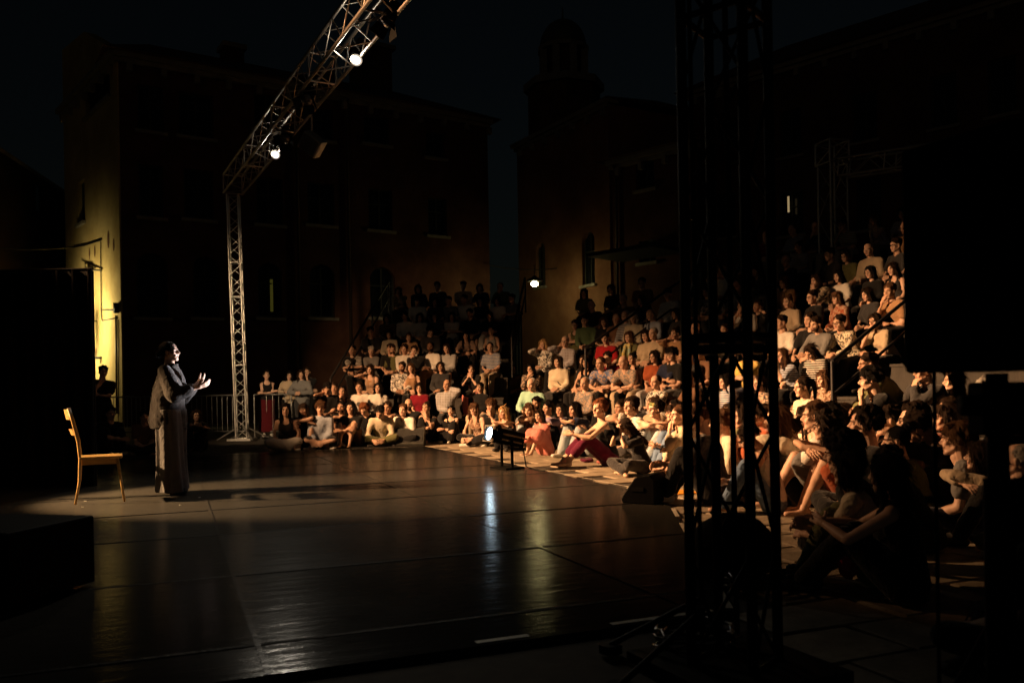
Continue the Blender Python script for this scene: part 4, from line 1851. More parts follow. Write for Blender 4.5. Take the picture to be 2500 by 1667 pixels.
truss(beam, (0, 0, 0), bdir * 19.0, .42, m_rust, (bdir.y, -bdir.x, 0), .46, .027, .011, (0, .14, .28, .42, .56, .7, .84, 1))


def on_beam(t, off=(0, 0, 0)):
    return V((TP.x - .12, TP.y, ZT)) + bdir * t + V(off)


def fixture(loc, target, label, lens_mat, r=.10, L=.30, group='lamps on the overhead truss', barn=True, top=ZT - .22):
    """theatre lantern: housing, lens, yoke, clamp and barn doors, aimed at target"""
    loc, target = V(loc), V(target)
    d = (target - loc).normalized()
    f = empty('stage_lamp', loc)
    tag(f, label, 'lamp', group)
    f.matrix_basis = Matrix.Translation(loc) @ d.to_track_quat('Y', 'Z').to_matrix().to_4x4()
    MB().tube([(0, -L, 0), (0, -L * .9, 0), (0, -.06, 0), (0, -.02, 0)], [r * .6, r * .95, r, r * 1.08], 16).build('housing', m_black, f, True)
    if lens_mat.name.startswith('hot'):
        MB().tube([(0, -.03, 0), (0, -.012, 0)], r * .55, 16).build('lens', lens_mat, f, True)
        MB().tube([(0, -.034, 0), (0, -.016, 0)], r * .98, 20).build('glow_ring', emit('lens_halo_outer', (1.0, .88, .70), .55), f, True)  # glowing rings round the lens, added to give the lamp a soft halo
        MB().tube([(0, -.032, 0), (0, -.014, 0)], r * .76, 20).build('inner_glow_ring', emit('lens_halo_inner', (1.0, .92, .80), 1.6), f, True)
    else:
        MB().tube([(0, -.03, 0), (0, -.012, 0)], r * .98, 20).build('lens', lens_mat, f, True)
    for sx in (-1, 1):
        MB().box((sx * (r + .03), -L * .45, r * .9), (.008, .035, r * 1.9)).build('yoke_arm', m_blackm, f)
    MB().box((0, -L * .45, r * 1.9), (r * 2 + .068, .035, .008)).build('yoke', m_blackm, f)
    if barn:
        for k_ in range(4):
            M = Matrix.Rotation(k_ * math.pi / 2, 3, 'Y')
            q = MB()
            q.add([M @ V(x) for x in ((-r * .95, 0.005, r), (r * .95, .005, r), (r * 1.2, .13, r * 1.9), (-r * 1.2, .13, r * 1.9), (-r * .95, 0.005, r + .004), (r * .95, .005, r + .004), (r * 1.2, .13, r * 1.9 + .004), (-r * 1.2, .13, r * 1.9 + .004))],
                  [(0, 1, 2, 3), (7, 6, 5, 4), (0, 4, 5, 1), (1, 5, 6, 2), (2, 6, 7, 3), (3, 7, 4, 0)])
            q.build('barn_door', m_black, f)
    return f


STAGE_C = V((-3.9, 9.0, 0))
lens_hot = emit('hot_lens', (1.0, .93, .80), 55)
P1, P2 = on_beam(3.75, (.22, -.1, -.28)), on_beam(9.0, (.22, -.1, -.28))
T1 = V((-2.6, 6.0, 0))
for pp, nm, tg in ((P1, 'lit lamp low on the overhead truss near the far column', V((-3.2, 7.6, 0.0))), (P2, 'brightest lit lamp high on the overhead truss', V((-2.1, 6.0, .0)))):
    fixture(pp, tg, nm, lens_hot, .085, .24, barn=False)
    d = (tg - pp).normalized()
    point('truss_lamp_spill', pp + d * .10 + V((-.12, .05, .12)), 5, (1.0, .90, .72), .04)
    spot('truss_lamp_light', pp + d * .03, tg, 260, (1.0, .88, .70), 46, 1.0, .05)
lens_cold = mat('unlit_lens', (.05, .05, .055), .08, var=.1)
for t, off in ((5.2, (.05, 0, -.32)), (7.4, (-.1, 0, -.3)), (10.6, (.1, 0, -.32))):
    pp = on_beam(t, off)
    fixture(pp, STAGE_C + V((0, 0, .5)), 'unlit black lamp clamped to the overhead truss, %s' % {5.2: 'between the two lit lamps', 7.4: 'just below the brightest lamp', 10.6: 'above the brightest lamp'}[t], lens_cold, .09, .30)
# speaker hung on a chain below the truss
HP = at(762, 352, 14.4)
hp = empty('hung_speaker', HP)
tag(hp, 'grey edged black loudspeaker hanging on a chain below the overhead truss', 'loudspeaker')
M = Matrix.Rotation(R(38), 4, 'Y') @ Matrix.Rotation(R(25), 4, 'X')
q = MB().box((0, 0, 0), (.34, .26, .30), M.to_3x3())
q.build('cabinet', mat('scuffed_grey_box', (.07, .068, .06), .55, var=.3), hp, bevel=.01)
q = MB().box(M @ V((.0, -.136, 0)), (.30, .012, .26), M.to_3x3())
q.build('grille', m_grille, hp)
q = MB().box(M @ V((.176, 0, .0)), (.012, .20, .30), M.to_3x3())
q.build('edge_strip', mat('pale_edge', (.55, .52, .42), .5), hp)
topz = ZT - .25 - HP.z
n = 14
for i in range(n):
    z0 = .22 + (topz - .22) * i / n
    a = MB()
    pts = [(math.cos(x) * (.014 if i % 2 else .0) + 0, math.cos(x) * (0 if i % 2 else .014), z0 + (topz - .22) / n * (.5 + .62 * math.sin(x))) for x in [j_ * math.pi / 5 for j_ in range(11)]]
    a.tube(pts, .006, 5, cap=False)
    a.build('chain_link', m_alu, hp, True)
MB().tube([(.0, 0, topz), (.10, .02, .30), (.05, 0, .20)], .007, 5).build('cable', m_black, hp)

# black wing drape on the left
D0, D1 = at(-160, 900, 10.3), at(229, 900, 10.3)
dr = MB()
nd = 60
zt = at(100, 662, 10.3).z
pts = []
for i in range(nd + 1):
    t = i / nd
    x = D0.x + (D1.x - D0.x) * t
    pts.append((x, 10.3 + .045 * math.sin(t * 62) + .02 * math.sin(t * 131 + 1)))
vs = [(x, y, .0) for x, y in pts] + [(x, y, zt) for x, y in pts] + [(x, y + .02, .0) for x, y in pts] + [(x, y + .02, zt) for x, y in pts]
n1 = nd + 1
fs_ = []
for i in range(nd):
    fs_ += [(i, i + 1, n1 + i + 1, n1 + i), (2 * n1 + i + 1, 2 * n1 + i, 3 * n1 + i, 3 * n1 + i + 1), (n1 + i, n1 + i + 1, 3 * n1 + i + 1, 3 * n1 + i)]
fs_ += [(nd, 2 * n1 + nd, 3 * n1 + nd, n1 + nd), (0, n1, 3 * n1, 2 * n1)]
dr.add(vs, fs_)
drr = empty('wing_drape', (0, 0, 0))
tag(drr, 'tall black wing drape at the left edge of the stage', 'drape')
dr.build('cloth', m_drape, drr, True)
rod('top_pipe', (D0.x, 10.3, zt + .01), (D1.x, 10.3, zt + .01), .02, m_blackm, drr)
rod('upright_pipe', (D1.x - .03, 10.36, 0), (D1.x - .03, 10.36, zt), .02, m_blackm, drr)

# black subwoofer in the near left corner
c1, c2, c3 = gnd(228, 1445, .016), gnd(183, 1330, .016), gnd(-60, 1520, .016)
sw = empty('subwoofer', (-2.72, 5.05, .016))
tag(sw, 'big black subwoofer box on the stage in the near left corner', 'loudspeaker')
M = Matrix.Rotation(R(-14), 3, 'Z')
sw.location = (-3.0, 4.72, .016)
MB().box((0, 0, .21), (1.05, .62, .38), M).build('cabinet', m_black, sw, bevel=.012)
MB().box(M @ V((0, -.316, .21)), (.92, .012, .30), M).build('grille', m_grille, sw)
for sx in (-.4, .4):
    MB().box(M @ V((sx, 0, .010)), (.06, .5, .02), M).build('foot', m_black, sw)

# stage wedges
def wedge(loc, rz, label, sc=1.0, m=None):
    w = empty('wedge_monitor', loc, rz)
    w.scale = (sc, sc, sc)
    tag(w, label, 'loudspeaker', 'floor monitors')
    prof = [(-.22, 0), (.20, 0), (.22, .05), (.02, .33), (-.16, .36), (-.22, .30)]
    MB().prism(prof, .56, Matrix.Rotation(R(90), 3, 'Z')).build('cabinet', m or m_black, w, bevel=.01)
    a = V((0, .22, .05))
    b = V((0, .02, .33))
    dd = (b - a)
    nn = V((0, dd.z, -dd.y)).normalized()
    c = (a + b) / 2 + nn * .006
    ang_ = math.atan2(dd.z, dd.y)
    MB().box(c, (.50, dd.length * .9, .010), Matrix.Rotation(ang_, 3, 'X')).build('grille', m_grille, w)
    for sx in (-1, 1):
        MB().box((sx * .284, 0, .18), (.008, .16, .05)).build('handle', m_blackm, w)
    return w


p = gnd(1003, 1086, .016)
wedge((p.x, p.y, .016), R(180), 'grey black wedge monitor facing the stage among the far floor crowd', 1.0, mat('worn_black_box', (.06, .062, .055), .5, var=.3))
p = gnd(1592, 1226, .016)
wedge((p.x - .05, p.y + .1, .0165), R(62), 'black wedge monitor at the front right corner of the stage', .74)

# profile spotlight on its floor stand, pointed at the performer
p = gnd(1238, 1143, .017)
SP = V((p.x, p.y, .017))
PERF = V((-3.745, 9.30, .017))
ps = empty('profile_spotlight', SP)
tag(ps, 'lit black profile spotlight on a low floor stand at the stage edge', 'spotlight')
aim = PERF + V((.15, 0, 1.42))
hub = V((0, 0, .42))
d = (aim - (SP + hub))
yaw = math.atan2(d.y, d.x) - math.pi / 2
MB().box((0, 0, .012), (.42, .30, .024), Matrix.Rotation(yaw, 3, 'Z')).build('base_plate', m_black, ps, bevel=.004)
MZ = Matrix.Rotation(yaw, 3, 'Z')
for sx in (-1, 1):
    MB().box(MZ @ V((sx * .13, 0, .22)), (.02, .035, .42), MZ).build('yoke_arm', m_black, ps)
MQ = d.to_track_quat('Y', 'Z').to_matrix()
q = MB()
q.box(hub, (.225, .46, .20), MQ)
q.build('housing', m_black, ps, bevel=.012)
q = MB()
for zz in (-.045, .03):
    q.box(hub + MQ @ V((0.1145, -.06, zz)), (.004, .40, .022), MQ)
    q.box(hub + MQ @ V((-0.1145, -.06, zz)), (.004, .40, .022), MQ)
q.build('cooling_fins', mat('bronze_strip', (.12, .09, .05), .5), ps)
q = MB()
q.tube([hub + MQ @ V((0, .225, 0)), hub + MQ @ V((0, .30, 0))], .098, 18, cap=False)
q.tube([hub + MQ @ V((0, .225, 0)), hub + MQ @ V((0, .30, 0))], .092, 18, cap=False)
q.build('lens_tube', m_black, ps, True)
MB().tube([hub + MQ @ V((0, .262, 0)), hub + MQ @ V((0, .268, 0))], .090, 24).build('lens', emit('cold_white_lens', (.62, .86, 1.0), 60), ps, True)
q = MB()
for sx, sz in ((1, 1), (1, -1), (-1, 1), (-1, -1)):
    q.box(hub + MQ @ V((sx * .104, .288, sz * .085)), (.014, .03, .05), MQ)
q.box(hub + MQ @ V((0, .288, .105)), (.22, .03, .012), MQ)
q.box(hub + MQ @ V((0, .288, -.105)), (.22, .03, .012), MQ)
q.build('gel_frame', mat('bright_gel_frame', (.45, .45, .43), .3, metal=.7), ps)
MB().tube([hub + V((.2, 0, 0)), V((.26, .03, .02)), V((.34, -.12, .0)), V((.42, -.36, .0)), V((.5, -.42, .0))], .009, 6).build('power_cable', m_black, ps, True)
spot('profile_light', SP + hub + MQ @ V((0, .31, 0)), aim, 3000, (.94, .93, 1.0), 15, .8, .05)

# side light tower just outside the picture on the left: warm key for performer and audience
def side_tower(loc, h, label):
    s_ = empty('lamp_stand', loc)
    tag(s_, label, 'stand')
    rod('pole', (0, 0, .2), (0, 0, h), .022, m_blackm, s_)
    for a in (0.3, 2.4, 4.5):
        rod('leg', (0, 0, .55), (.5 * math.cos(a), .5 * math.sin(a), .01), .013, m_blackm, s_)
    return s_


AUD = V((0.3, 13.9, .45))
KL = V((-9.6, 11.0, 5.6))
side_tower((KL.x, KL.y, 0), KL.z - .02, 'tall black lamp stand outside the picture on the left')
fixture(KL, AUD, 'warm flood lamp on the tall stand left of the picture', emit('amber_lens', (1, .55, .18), 6), .13, .34, None)
KD = (AUD - KL).normalized()
spot('amber_flood_light', KL + KD * .30, AUD, 18500, (1.0, .515, .225), 95, 1.0, .12, (1, .255))
AU3 = V((4.3, 10.0, 2.6))
K3 = KL + V((.0, -.3, -.5))
fixture(K3, AU3, 'third warm flood lamp, on a side arm of the tall stand left of the picture', emit('amber_lens', (1, .55, .18), 6), .11, .32, None)
spot('amber_flood_light', K3 + (AU3 - K3).normalized() * .30, AU3, 23000, (1.0, .52, .23), 46, 1.0, .10, (1, .82))
AU2 = V((-5.9, 19.6, 2.2))
K2 = V((-6.9, 8.6, 4.0))
side_tower((K2.x, K2.y, 0), K2.z - .02, 'second tall black lamp stand outside the picture on the left')
fixture(K2, AU2, 'warm flood lamp on the second tall stand left of the picture', emit('amber_lens', (1, .55, .18), 6), .11, .32, None)
spot('amber_flood_light', K2 + (AU2 - K2).normalized() * .30, AU2, 4200, (1.0, .64, .34), 19, .7, .10, (1, 1.7))
LL = V((-8.8, 8.25, 2.5))
side_tower((LL.x, LL.y, 0), LL.z - .02, 'low black lamp stand outside the picture behind the chair')
LT = V((-4.1, 8.9, .55))
fixture(LL, LT, 'warm side lamp on the low stand left of the chair', emit('amber_lens', (1, .55, .18), 6), .10, .30, None)
LD = (LT - LL).normalized()
spot('amber_side_light', LL + LD * .28, LT, 4800, (1.0, .60, .28), 36, .5, .05, (1, .62))

# ------------------------------------------------------------------ wooden chair
m_wood = mat('varnished_beech', (.52, .31, .10), .36, var=.35, scale=5, bump=.1, bscale=40, spec=.5, stretch=(1, 1, 6))
ch = empty('wooden_chair', (-4.27, 8.80, .017), math.atan2(.43, .90) - math.pi / 2)
tag(ch, 'plain wooden chair standing on stage behind the performer', 'chair')
q = MB()
q.loft([(V((0, .01, .445)), V((1, 0, 0)), V((0, 1, 0)), .26, .275), (V((0, .01, .452)), V((1, 0, 0)), V((0, 1, 0)), .275, .29), (V((0, .01, .470)), V((1, 0, 0)), V((0, 1, 0)), .27, .285)], 4)
Mr = Matrix.Rotation(R(45), 4, 'Z')
q.v = [tuple((Mr @ V((x, y - .01, z))) + V((0, .01, 0))) for x, y, z in q.v]
q.build('seat', m_wood, ch, bevel=.008)
for sx in (-1, 1):
    q = MB()
    q.tube([(sx * .165, .155, .45), (sx * .20, .215, 0)], [.016, .011], 8)
    q.build('leg', m_wood, ch, True)
    q = MB()
    q.tube([(sx * .185, -.235, 0), (sx * .18, -.195, .22), (sx * .178, -.185, .45), (sx * .176, -.20, .62), (sx * .172, -.245, .82), (sx * .168, -.285, .965)], [.011, .013, .015, .0135, .012, .011], 8)
    q.build('back_post', m_wood, ch, True)
    MB().box((sx * .158, -.01, .415), (.02, .31, .055)).build('apron', m_wood, ch)
for y, zz in ((.145, .415), (-.175, .415)):
    MB().box((0, y, zz), (.29, .02, .055)).build('apron', m_wood, ch)
for z0, y0, hh in ((.90, -.265, .10), (.72, -.222, .06)):
    q = MB()
    n = 8
    for i in range(n):
        a = -.16 + .32 * i / n
        b = -.16 + .32 * (i + 1) / n
        f = lambda x: y0 - .035 * (1 - (x / .16) ** 2)
        q.add([(a, f(a) - .008, z0 - hh / 2), (b, f(b) - .008, z0 - hh / 2), (b, f(b) + .008, z0 - hh / 2), (a, f(a) + .008, z0 - hh / 2), (a, f(a) - .03, z0 + hh / 2), (b, f(b) - .03, z0 + hh / 2), (b, f(b) - .014, z0 + hh / 2), (a, f(a) - .014, z0 + hh / 2)],
              [(0, 1, 2, 3), (7, 6, 5, 4), (0, 4, 5, 1), (3, 2, 6, 7)] + ([(0, 3, 7, 4)] if i == 0 else []) + ([(1, 5, 6, 2)] if i == n - 1 else []))
    q.build('back_slat', m_wood, ch)

# ------------------------------------------------------------------ near tower on the right
NT = V((.838, 3.28, 0))
nt_ = empty('truss_tower', NT)
tag(nt_, 'black four legged truss tower filling the right foreground', 'truss')
truss(nt_, (0, 0, .04), (0, 0, 6.2), .245, m_blackal, (math.cos(R(52)), math.sin(R(52)), 0), .44, .0205, .0080, (0, .2, .40, .62, .8, 1))
for z in (1.235, 1.28):
    MB().box((0, 0, z), (.235, .235, .035), Matrix.Rotation(R(52), 3, 'Z')).build('joint_plate', m_blackal, nt_)
MB().box((0, 0, .02), (.60, .60, .04), Matrix.Rotation(R(25), 3, 'Z')).build('base_plate', m_blackm, nt_)
for a in (R(205), R(150)):
    rod('outrigger', (.14 * math.cos(a), .14 * math.sin(a), .26), (.52 * math.cos(a), .52 * math.sin(a), .03), .012, m_blackm, nt_)
    MB().tube([(.52 * math.cos(a), .52 * math.sin(a), .0), (.52 * math.cos(a), .52 * math.sin(a), .035)], .05, 10).build('foot_pad', m_blackm, nt_)
rod('cable', (-.13, -.02, .1), (-.145, .0, 6.0), .009, m_black, nt_)
rod('cable', (.05, .16, .1), (.04, .17, 6.0), .012, m_black, nt_)

# black flight case and bag behind the tower
fc = gnd(1800, 1415)
bag = empty('equipment_bag', (fc.x, fc.y + .1, 0))
tag(bag, 'black round topped equipment bag lying behind the near truss tower', 'bag')
q = MB()
q.ell((0, 0, .17), (.25, .18, .20))
q.box((0, 0, .10), (.44, .30, .19))
a = folds(union(q, .016, 4), .008, 4, .12)
obj('bag_body', to_mesh('bag_body', a, 1), m_black, bag)
MB().tube([(-.12, 0, .36), (-.06, 0, .42), (.06, 0, .42), (.12, 0, .36)], .012, 6).build('handle', m_black, bag, True)
# coils of cable near its foot
for i, (u, v, r_, nm) in enumerate(((1835, 1440, .13, 'loose coil of shiny black cable on the paving behind the tower'), (1700, 1590, .16, 'coil of black cable at the foot of the near tower'))):
    c = gnd(u, v)
    pts = []
    for j_ in range(70):
        a = j_ * .38
        rr = r_ * (1 + .12 * math.sin(j_ * 1.7))
        pts.append((rr * math.cos(a), rr * math.sin(a) * .9, .015 + .0012 * j_ + .008 * math.sin(j_ * 2.3)))
    o = MB().tube(pts, .008, 6).build('cable_coil', mat('glossy_cable', (.02, .02, .02), .22), None, True)
    o.location = (c.x, c.y, 0.002)
    tag(o, nm, 'cable')

# loudspeaker on a stand at the right edge
LS = V((1.375, 2.42, 0))
ls = empty('speaker_stand', LS)
tag(ls, 'thick black speaker stand with clamp in the right foreground', 'stand')
rod('pole', (0, 0, .3), (0, 0, 1.12), .030, m_blackm, ls)
rod('lower_tube', (0, 0, .12), (0, 0, .82), .042, m_blackm, ls)
MB().box((0, 0, 1.02), (.125, .10, .15)).build('clamp_body', m_blackm, ls, bevel=.012)
MB().tube([(-.06, 0, 1.03), (-.10, 0, 1.03)], .030, 10).build('clamp_knob', m_blackm, ls, True)
MB().tube([(.05, 0, 1.06), (.115, .0, .97), (.115, 0, .84), (.0, 0, .78)], .013, 6).build('brace', m_blackm, ls)
for a in (.2, 1.6, 5.4):
    rod('leg', (0, 0, .45), (.34 * math.cos(a), .34 * math.sin(a), .015), .014, m_blackm, ls)
sp_ = empty('loudspeaker', (LS.x, LS.y, 1.125))
tag(sp_, 'large black loudspeaker on the stand cutting off the right edge', 'loudspeaker')
Mz = Matrix.Rotation(R(18), 3, 'Z')
MB().prism([(-.17, -.17), (.17, -.17), (.12, .17), (-.12, .17)], .66, Mz @ Matrix.Rotation(R(90), 3, 'X')).build('cabinet', m_black, sp_, bevel=.012)
sp_.children[0].location = (0, 0, .33)
MB().box(Mz @ V((0, .176, .33)), (.22, .01, .60), Mz).build('grille', m_grille, sp_)
MB().box(Mz @ V((0, -.176, .45)), (.12, .012, .05), Mz).build('handle', m_blackm, sp_)

# thin microphone stand beside it
ms_ = empty('microphone_stand', (1.36, 2.75, 0))
tag(ms_, 'thin straight black stand just left of the speaker stand', 'stand')
rod('pole', (0, 0, .02), (0, 0, 1.15), .0065, m_blackm, ms_)
MB().tube([(0, 0, 0), (0, 0, .02)], .12, 16).build('base', m_blackm, ms_)
MB().box((-.01, -.01, .72), (.055, .02, .02)).build('clip', m_black, ms_)

# truss tower behind the right stand with a side arm
BT = at(2036, 640, 17.5)
bt2 = empty('truss_tower', (BT.x, BT.y, 0))
tag(bt2, 'distant aluminium truss tower with side arm behind the right stand', 'truss')
zb = at(2036, 378, 17.5).z
truss(bt2, (0, 0, .05), (0, 0, zb - .2), .40, m_alu, (1, .3, 0), .55, .026, .010, (0, .33, .66, 1))
truss(bt2, (0, 0, zb - .2), (0, 0, zb + .25), .46, m_alu, (1, .3, 0), .3, .026, .012, (0, 1))
arm_end = at(2300, 375, 15.5) - V((BT.x, BT.y, 0))
truss(bt2, (.2, -.1, zb - .30), arm_end, .34, m_alu, (0, 0, 1), .40, .024, .010, (0, .5, 1))

# crowd barriers left of the far column
def barrier(p, q, label):
    p, q = V(p), V(q)
    b = empty('crowd_barrier', p)
    tag(b, label, 'barrier', 'metal crowd barriers')
    d = q - p
    L = d.length
    d.normalize()
    m = mat('galvanised_tube', (.30, .30, .29), .4, metal=.8)
    for z in (.16, 1.06):
        rod('rail', (0, 0, z), d * L + V((0, 0, z)), .019, m, b)
    n_ = int(L / .14)
    for i in range(n_ + 1):
        x = L * i / n_
        rod('bar', d * x + V((0, 0, .16 if 0 < i < n_ else 0)), d * x + V((0, 0, 1.06)), .019 if i in (0, n_) else .008, m, b)
    nn = V((-d.y, d.x, 0))
    for x in (.3, L - .3):
        rod('foot', d * x + nn * .28 + V((0, 0, .015)), d * x - nn * .28 + V((0, 0, .015)), .015, m, b)


barrier((-11.2, 22.4, 0), (-8.9, 21.7, 0), 'metal crowd barrier behind the performer, leftmost of three')
barrier((-8.8, 21.65, 0), (-6.6, 21.2, 0), 'metal crowd barrier between the performer and the far column')
barrier((-6.35, 20.9, 0), (-5.4, 20.75, 0), 'short metal crowd barrier just right of the far column')

# ------------------------------------------------------------------ grandstands
RISE, DEPTH = .46, .80
m_step = mat('dark_stand_boards', (.035, .032, .028), .75, var=.3, scale=6, bump=.2, bscale=30, stretch=(1, 8, 1))
m_frame = mat('stand_steel', (.03, .03, .032), .5, metal=.4)


class Stand:
    def __init__(s, A, B, nrow, name_label, lf=1.0):
        s.A, s.B = V((A[0], A[1], 0)), V((B[0], B[1], 0))
        s.d = (s.B - s.A).normalized()
        s.L = (s.B - s.A).length
        b = V((-s.d.y, s.d.x, 0))
        s.b = b if b.y > 0 else -b          # backwards, uphill
        s.n = nrow
        s.root = empty('grandstand', s.A)
        tag(s.root, name_label, 'grandstand')
        for k in range(nrow):
            z = .44 + k * RISE
            q = MB()
            M = Matrix((s.d, s.b, V((0, 0, 1)))).transposed()
            c = s.d * (s.L / 2) + s.b * (k * DEPTH + DEPTH * .5 + .10)
            q.box(c + V((0, 0, z - .02)), (s.L, DEPTH - .004, .04), M)
            q.build('seat_board', m_step, s.root)
            q = MB()
            q.box(s.d * (s.L / 2) + s.b * (k * DEPTH + .13) + V((0, 0, z - .04 - (RISE - .046) / 2)), (s.L - .02, .02, RISE - .05), M)
            q.build('riser_board', m_step, s.root)
        for e in (0.02, s.L - .02):
            for k in range(nrow):
                rod('post', s.d * e + s.b * (k * DEPTH + .5), s.d * e + s.b * (k * DEPTH + .5) + V((0, 0, .42 + k * RISE)), .025, m_frame, s.root)

    def rail(s, e, k0, k1, h=.95):
        p = s.d * e + s.b * (k0 * DEPTH + .2) + V((0, 0, .44 + k0 * RISE))
        q = s.d * e + s.b * (k1 * DEPTH + .6) + V((0, 0, .44 + k1 * RISE))
        up = V((0, 0, h))
        rod('handrail', p + up, q + up, .028, m_frame, s.root)
        rod('handrail', p + up * .52, q + up * .52, .022, m_frame, s.root)
        n = max(2, int((q - p).length / 1.5) + 1)
        for i in range(n):
            x = p.lerp(q, i / (n - 1))
            rod('rail_post', x, x + up, .025, m_frame, s.root)

    def seat(s, u, k):
        """point on row k seen at photo column u (for a height near eye level)"""
        x, _ = ray(u, 930 - k * 45)
        o = s.A + s.b * (k * DEPTH + .42)
        det = s.d.x - x * s.d.y
        t = (x * o.y - o.x) / det
        return o + s.d * t + V((0, 0, .44 + k * RISE)), t


SL = Stand((-3.95, 18.65), (-.30, 18.25), 7, 'dark stepped grandstand full of people at the back left')
SRt = Stand((.72, 15.7), (6.0, 8.95), 8, 'dark stepped grandstand full of people along the right')
SL.rail(-.1, 0, 6)
SL.rail(SL.L + .1, 2, 6)
SRt.rail(-.15, 1, 7)
SRt.rail(5.55, 0, 2)

# ------------------------------------------------------------------ performer
prf = dict(pz=.925, lean=(-2, 6), wl=(-.13, .27, 1.23), wr=(.12, .34, 1.19), al=(-.09, -.03, .09), ar=(.09, .03, .09), kl=(0, 1, 0), kr=(0, 1, 0), el=(-.5, -.6, -1), er=(.5, -.6, -1))
root, s = person(PERF, R(-86), 'perf', spec=prf, top=None, bot=None, hair='lowbun', hairc='black', skin=0, fem=True, look=(-6, 4, 0), scale=.975, lod=0, seed=4, jit=0, curl=.3,
                 palms={'r': (-.7, -.3, .7), 'l': (.7, -.3, .7)}, shoes='shoes', smile=True, shoem=mat('shoe_dark', (.03, .028, .026), .6))
tag(root, 'performer in loose black jumper and wide grey trousers standing on stage, hands raised', 'person')
X_, Y_ = V((1, 0, 0)), V((0, 1, 0))
mb = MB()
secs = []
for z, cy_, rx, ry in ((.74, -.02, .225, .185), (.80, -.025, .232, .195), (.95, -.03, .225, .185), (1.12, -.02, .215, .165), (1.26, -.01, .205, .135), (1.36, .0, .17, .105), (1.42, .005, .10, .085)):
    secs.append((V((0, cy_, z)), X_, Y_, rx, ry))
mb.loft(secs, 20)
for k_ in 'lr':
    sh, el, wr = s.sh[k_], s.el[k_], s.wr[k_]
    mb.capsule(sh, el, .082, .088)
    mb.capsule(el, el.lerp(wr, .55), .082, .068)
    mb.capsule(el + V((0, .02, -.04)), el.lerp(wr, .45) + V((0, 0, -.055)), .055, .035)
mb.loft([(V((0, .01, 1.40)), X_, Y_, .085, .085), (V((0, .025, 1.455)), X_, Y_, .075, .080)], 16)
a = folds(folds(union(mb, .011, 3), .010, 12, .20), .003, 21, .08)
obj('jumper', to_mesh('jumper', a, 1), cloth((.038, .031, .027)), root)
mb = MB()
for k_, sg in (('l', -1), ('r', 1)):
    an = s.an[k_]
    hp = s.hip[k_]
    secs = []
    for t, rx, ry in ((-.04, .115, .13), (.12, .115, .14), (.4, .115, .135), (.7, .125, .145), (.95, .140, .165), (1.0, .142, .168)):
        c = hp.lerp(V((an.x, an.y + .01, .035)), t)
        secs.append((c + V((sg * .015, 0, 0)), X_, Y_, rx, ry))
    mb.loft(secs, 20)
v_, f_, m_ = union(mb, .011, 2)
# long vertical pleats of the trousers
ang_ = np.arctan2(v_[:, 1], v_[:, 0] - np.sign(v_[:, 0]) * .10)
dep = np.clip((.95 - v_[:, 2]) / .9, 0, 1)
nn_ = vnormals(v_, f_)
nn_[:, 2] = 0
v_ = v_ + nn_ * ((np.sin(ang_ * 7 + 1.0 + v_[:, 2] * 1.5) * .016 + np.sin(ang_ * 13) * .006) * (.35 + .65 * dep))[:, None].astype(np.float32)
obj('trousers', to_mesh('trousers', [v_.astype(np.float32), f_, m_], 1), cloth((.12, .112, .11)), root)
q = MB().tube([(.078, .02, .10), (.070, .06, .075), (.052, .10, .058)], .0022, 5)
q.ell((.050, .107, .058), (.008, .012, .008))
o = obj('headset_microphone', to_mesh('headset', arr(q), 1), mat('skin_tone_mic', (.45, .30, .22), .4), root)
o.matrix_basis = s.HM

# ------------------------------------------------------------------ the audience, read off the photograph
PAL = dict(white=(.74, .71, .65), cream=(.60, .53, .40), black=(.0075, .0075, .008), charcoal=(.032, .032, .034), grey=(.17, .17, .17), pale_grey=(.42, .42, .42),
           red=(.36, .012, .018), dark_red=(.17, .006, .016), olive=(.12, .12, .05), green=(.09, .14, .07), mint=(.36, .62, .50), brown=(.16, .085, .05), tan=(.36, .21, .11),
           navy=(.014, .02, .05), blue=(.10, .16, .32), denim=(.13, .20, .32), pale_denim=(.36, .43, .48), pink=(.58, .20, .17), magenta=(.10, .006, .030), rust=(.30, .07, .025),
           beige=(.46, .37, .26), yellow=(.66, .50, .14), pale_blue=(.42, .48, .58), orange=(.6, .22, .03), lilac=(.35, .28, .38), wine=(.07, .004, .008))
EDGE = {}


def edge_pos(u, d):
    """ground point at photo column u, d metres outside the stage edge"""
    x, _ = ray(u, 1090)
    best = None
    o = O - E1 * d                                     # far edge, shifted away
    det = E2.x - x * E2.y
    t = (x * o.y - o.x) / det
    if t <= d:
        best = o + E2 * t
    else:
        o = O + E2 * d
        det = E1.x - x * E1.y
        t = (x * o.y - o.x) / det
        best = o + E1 * t
    return best


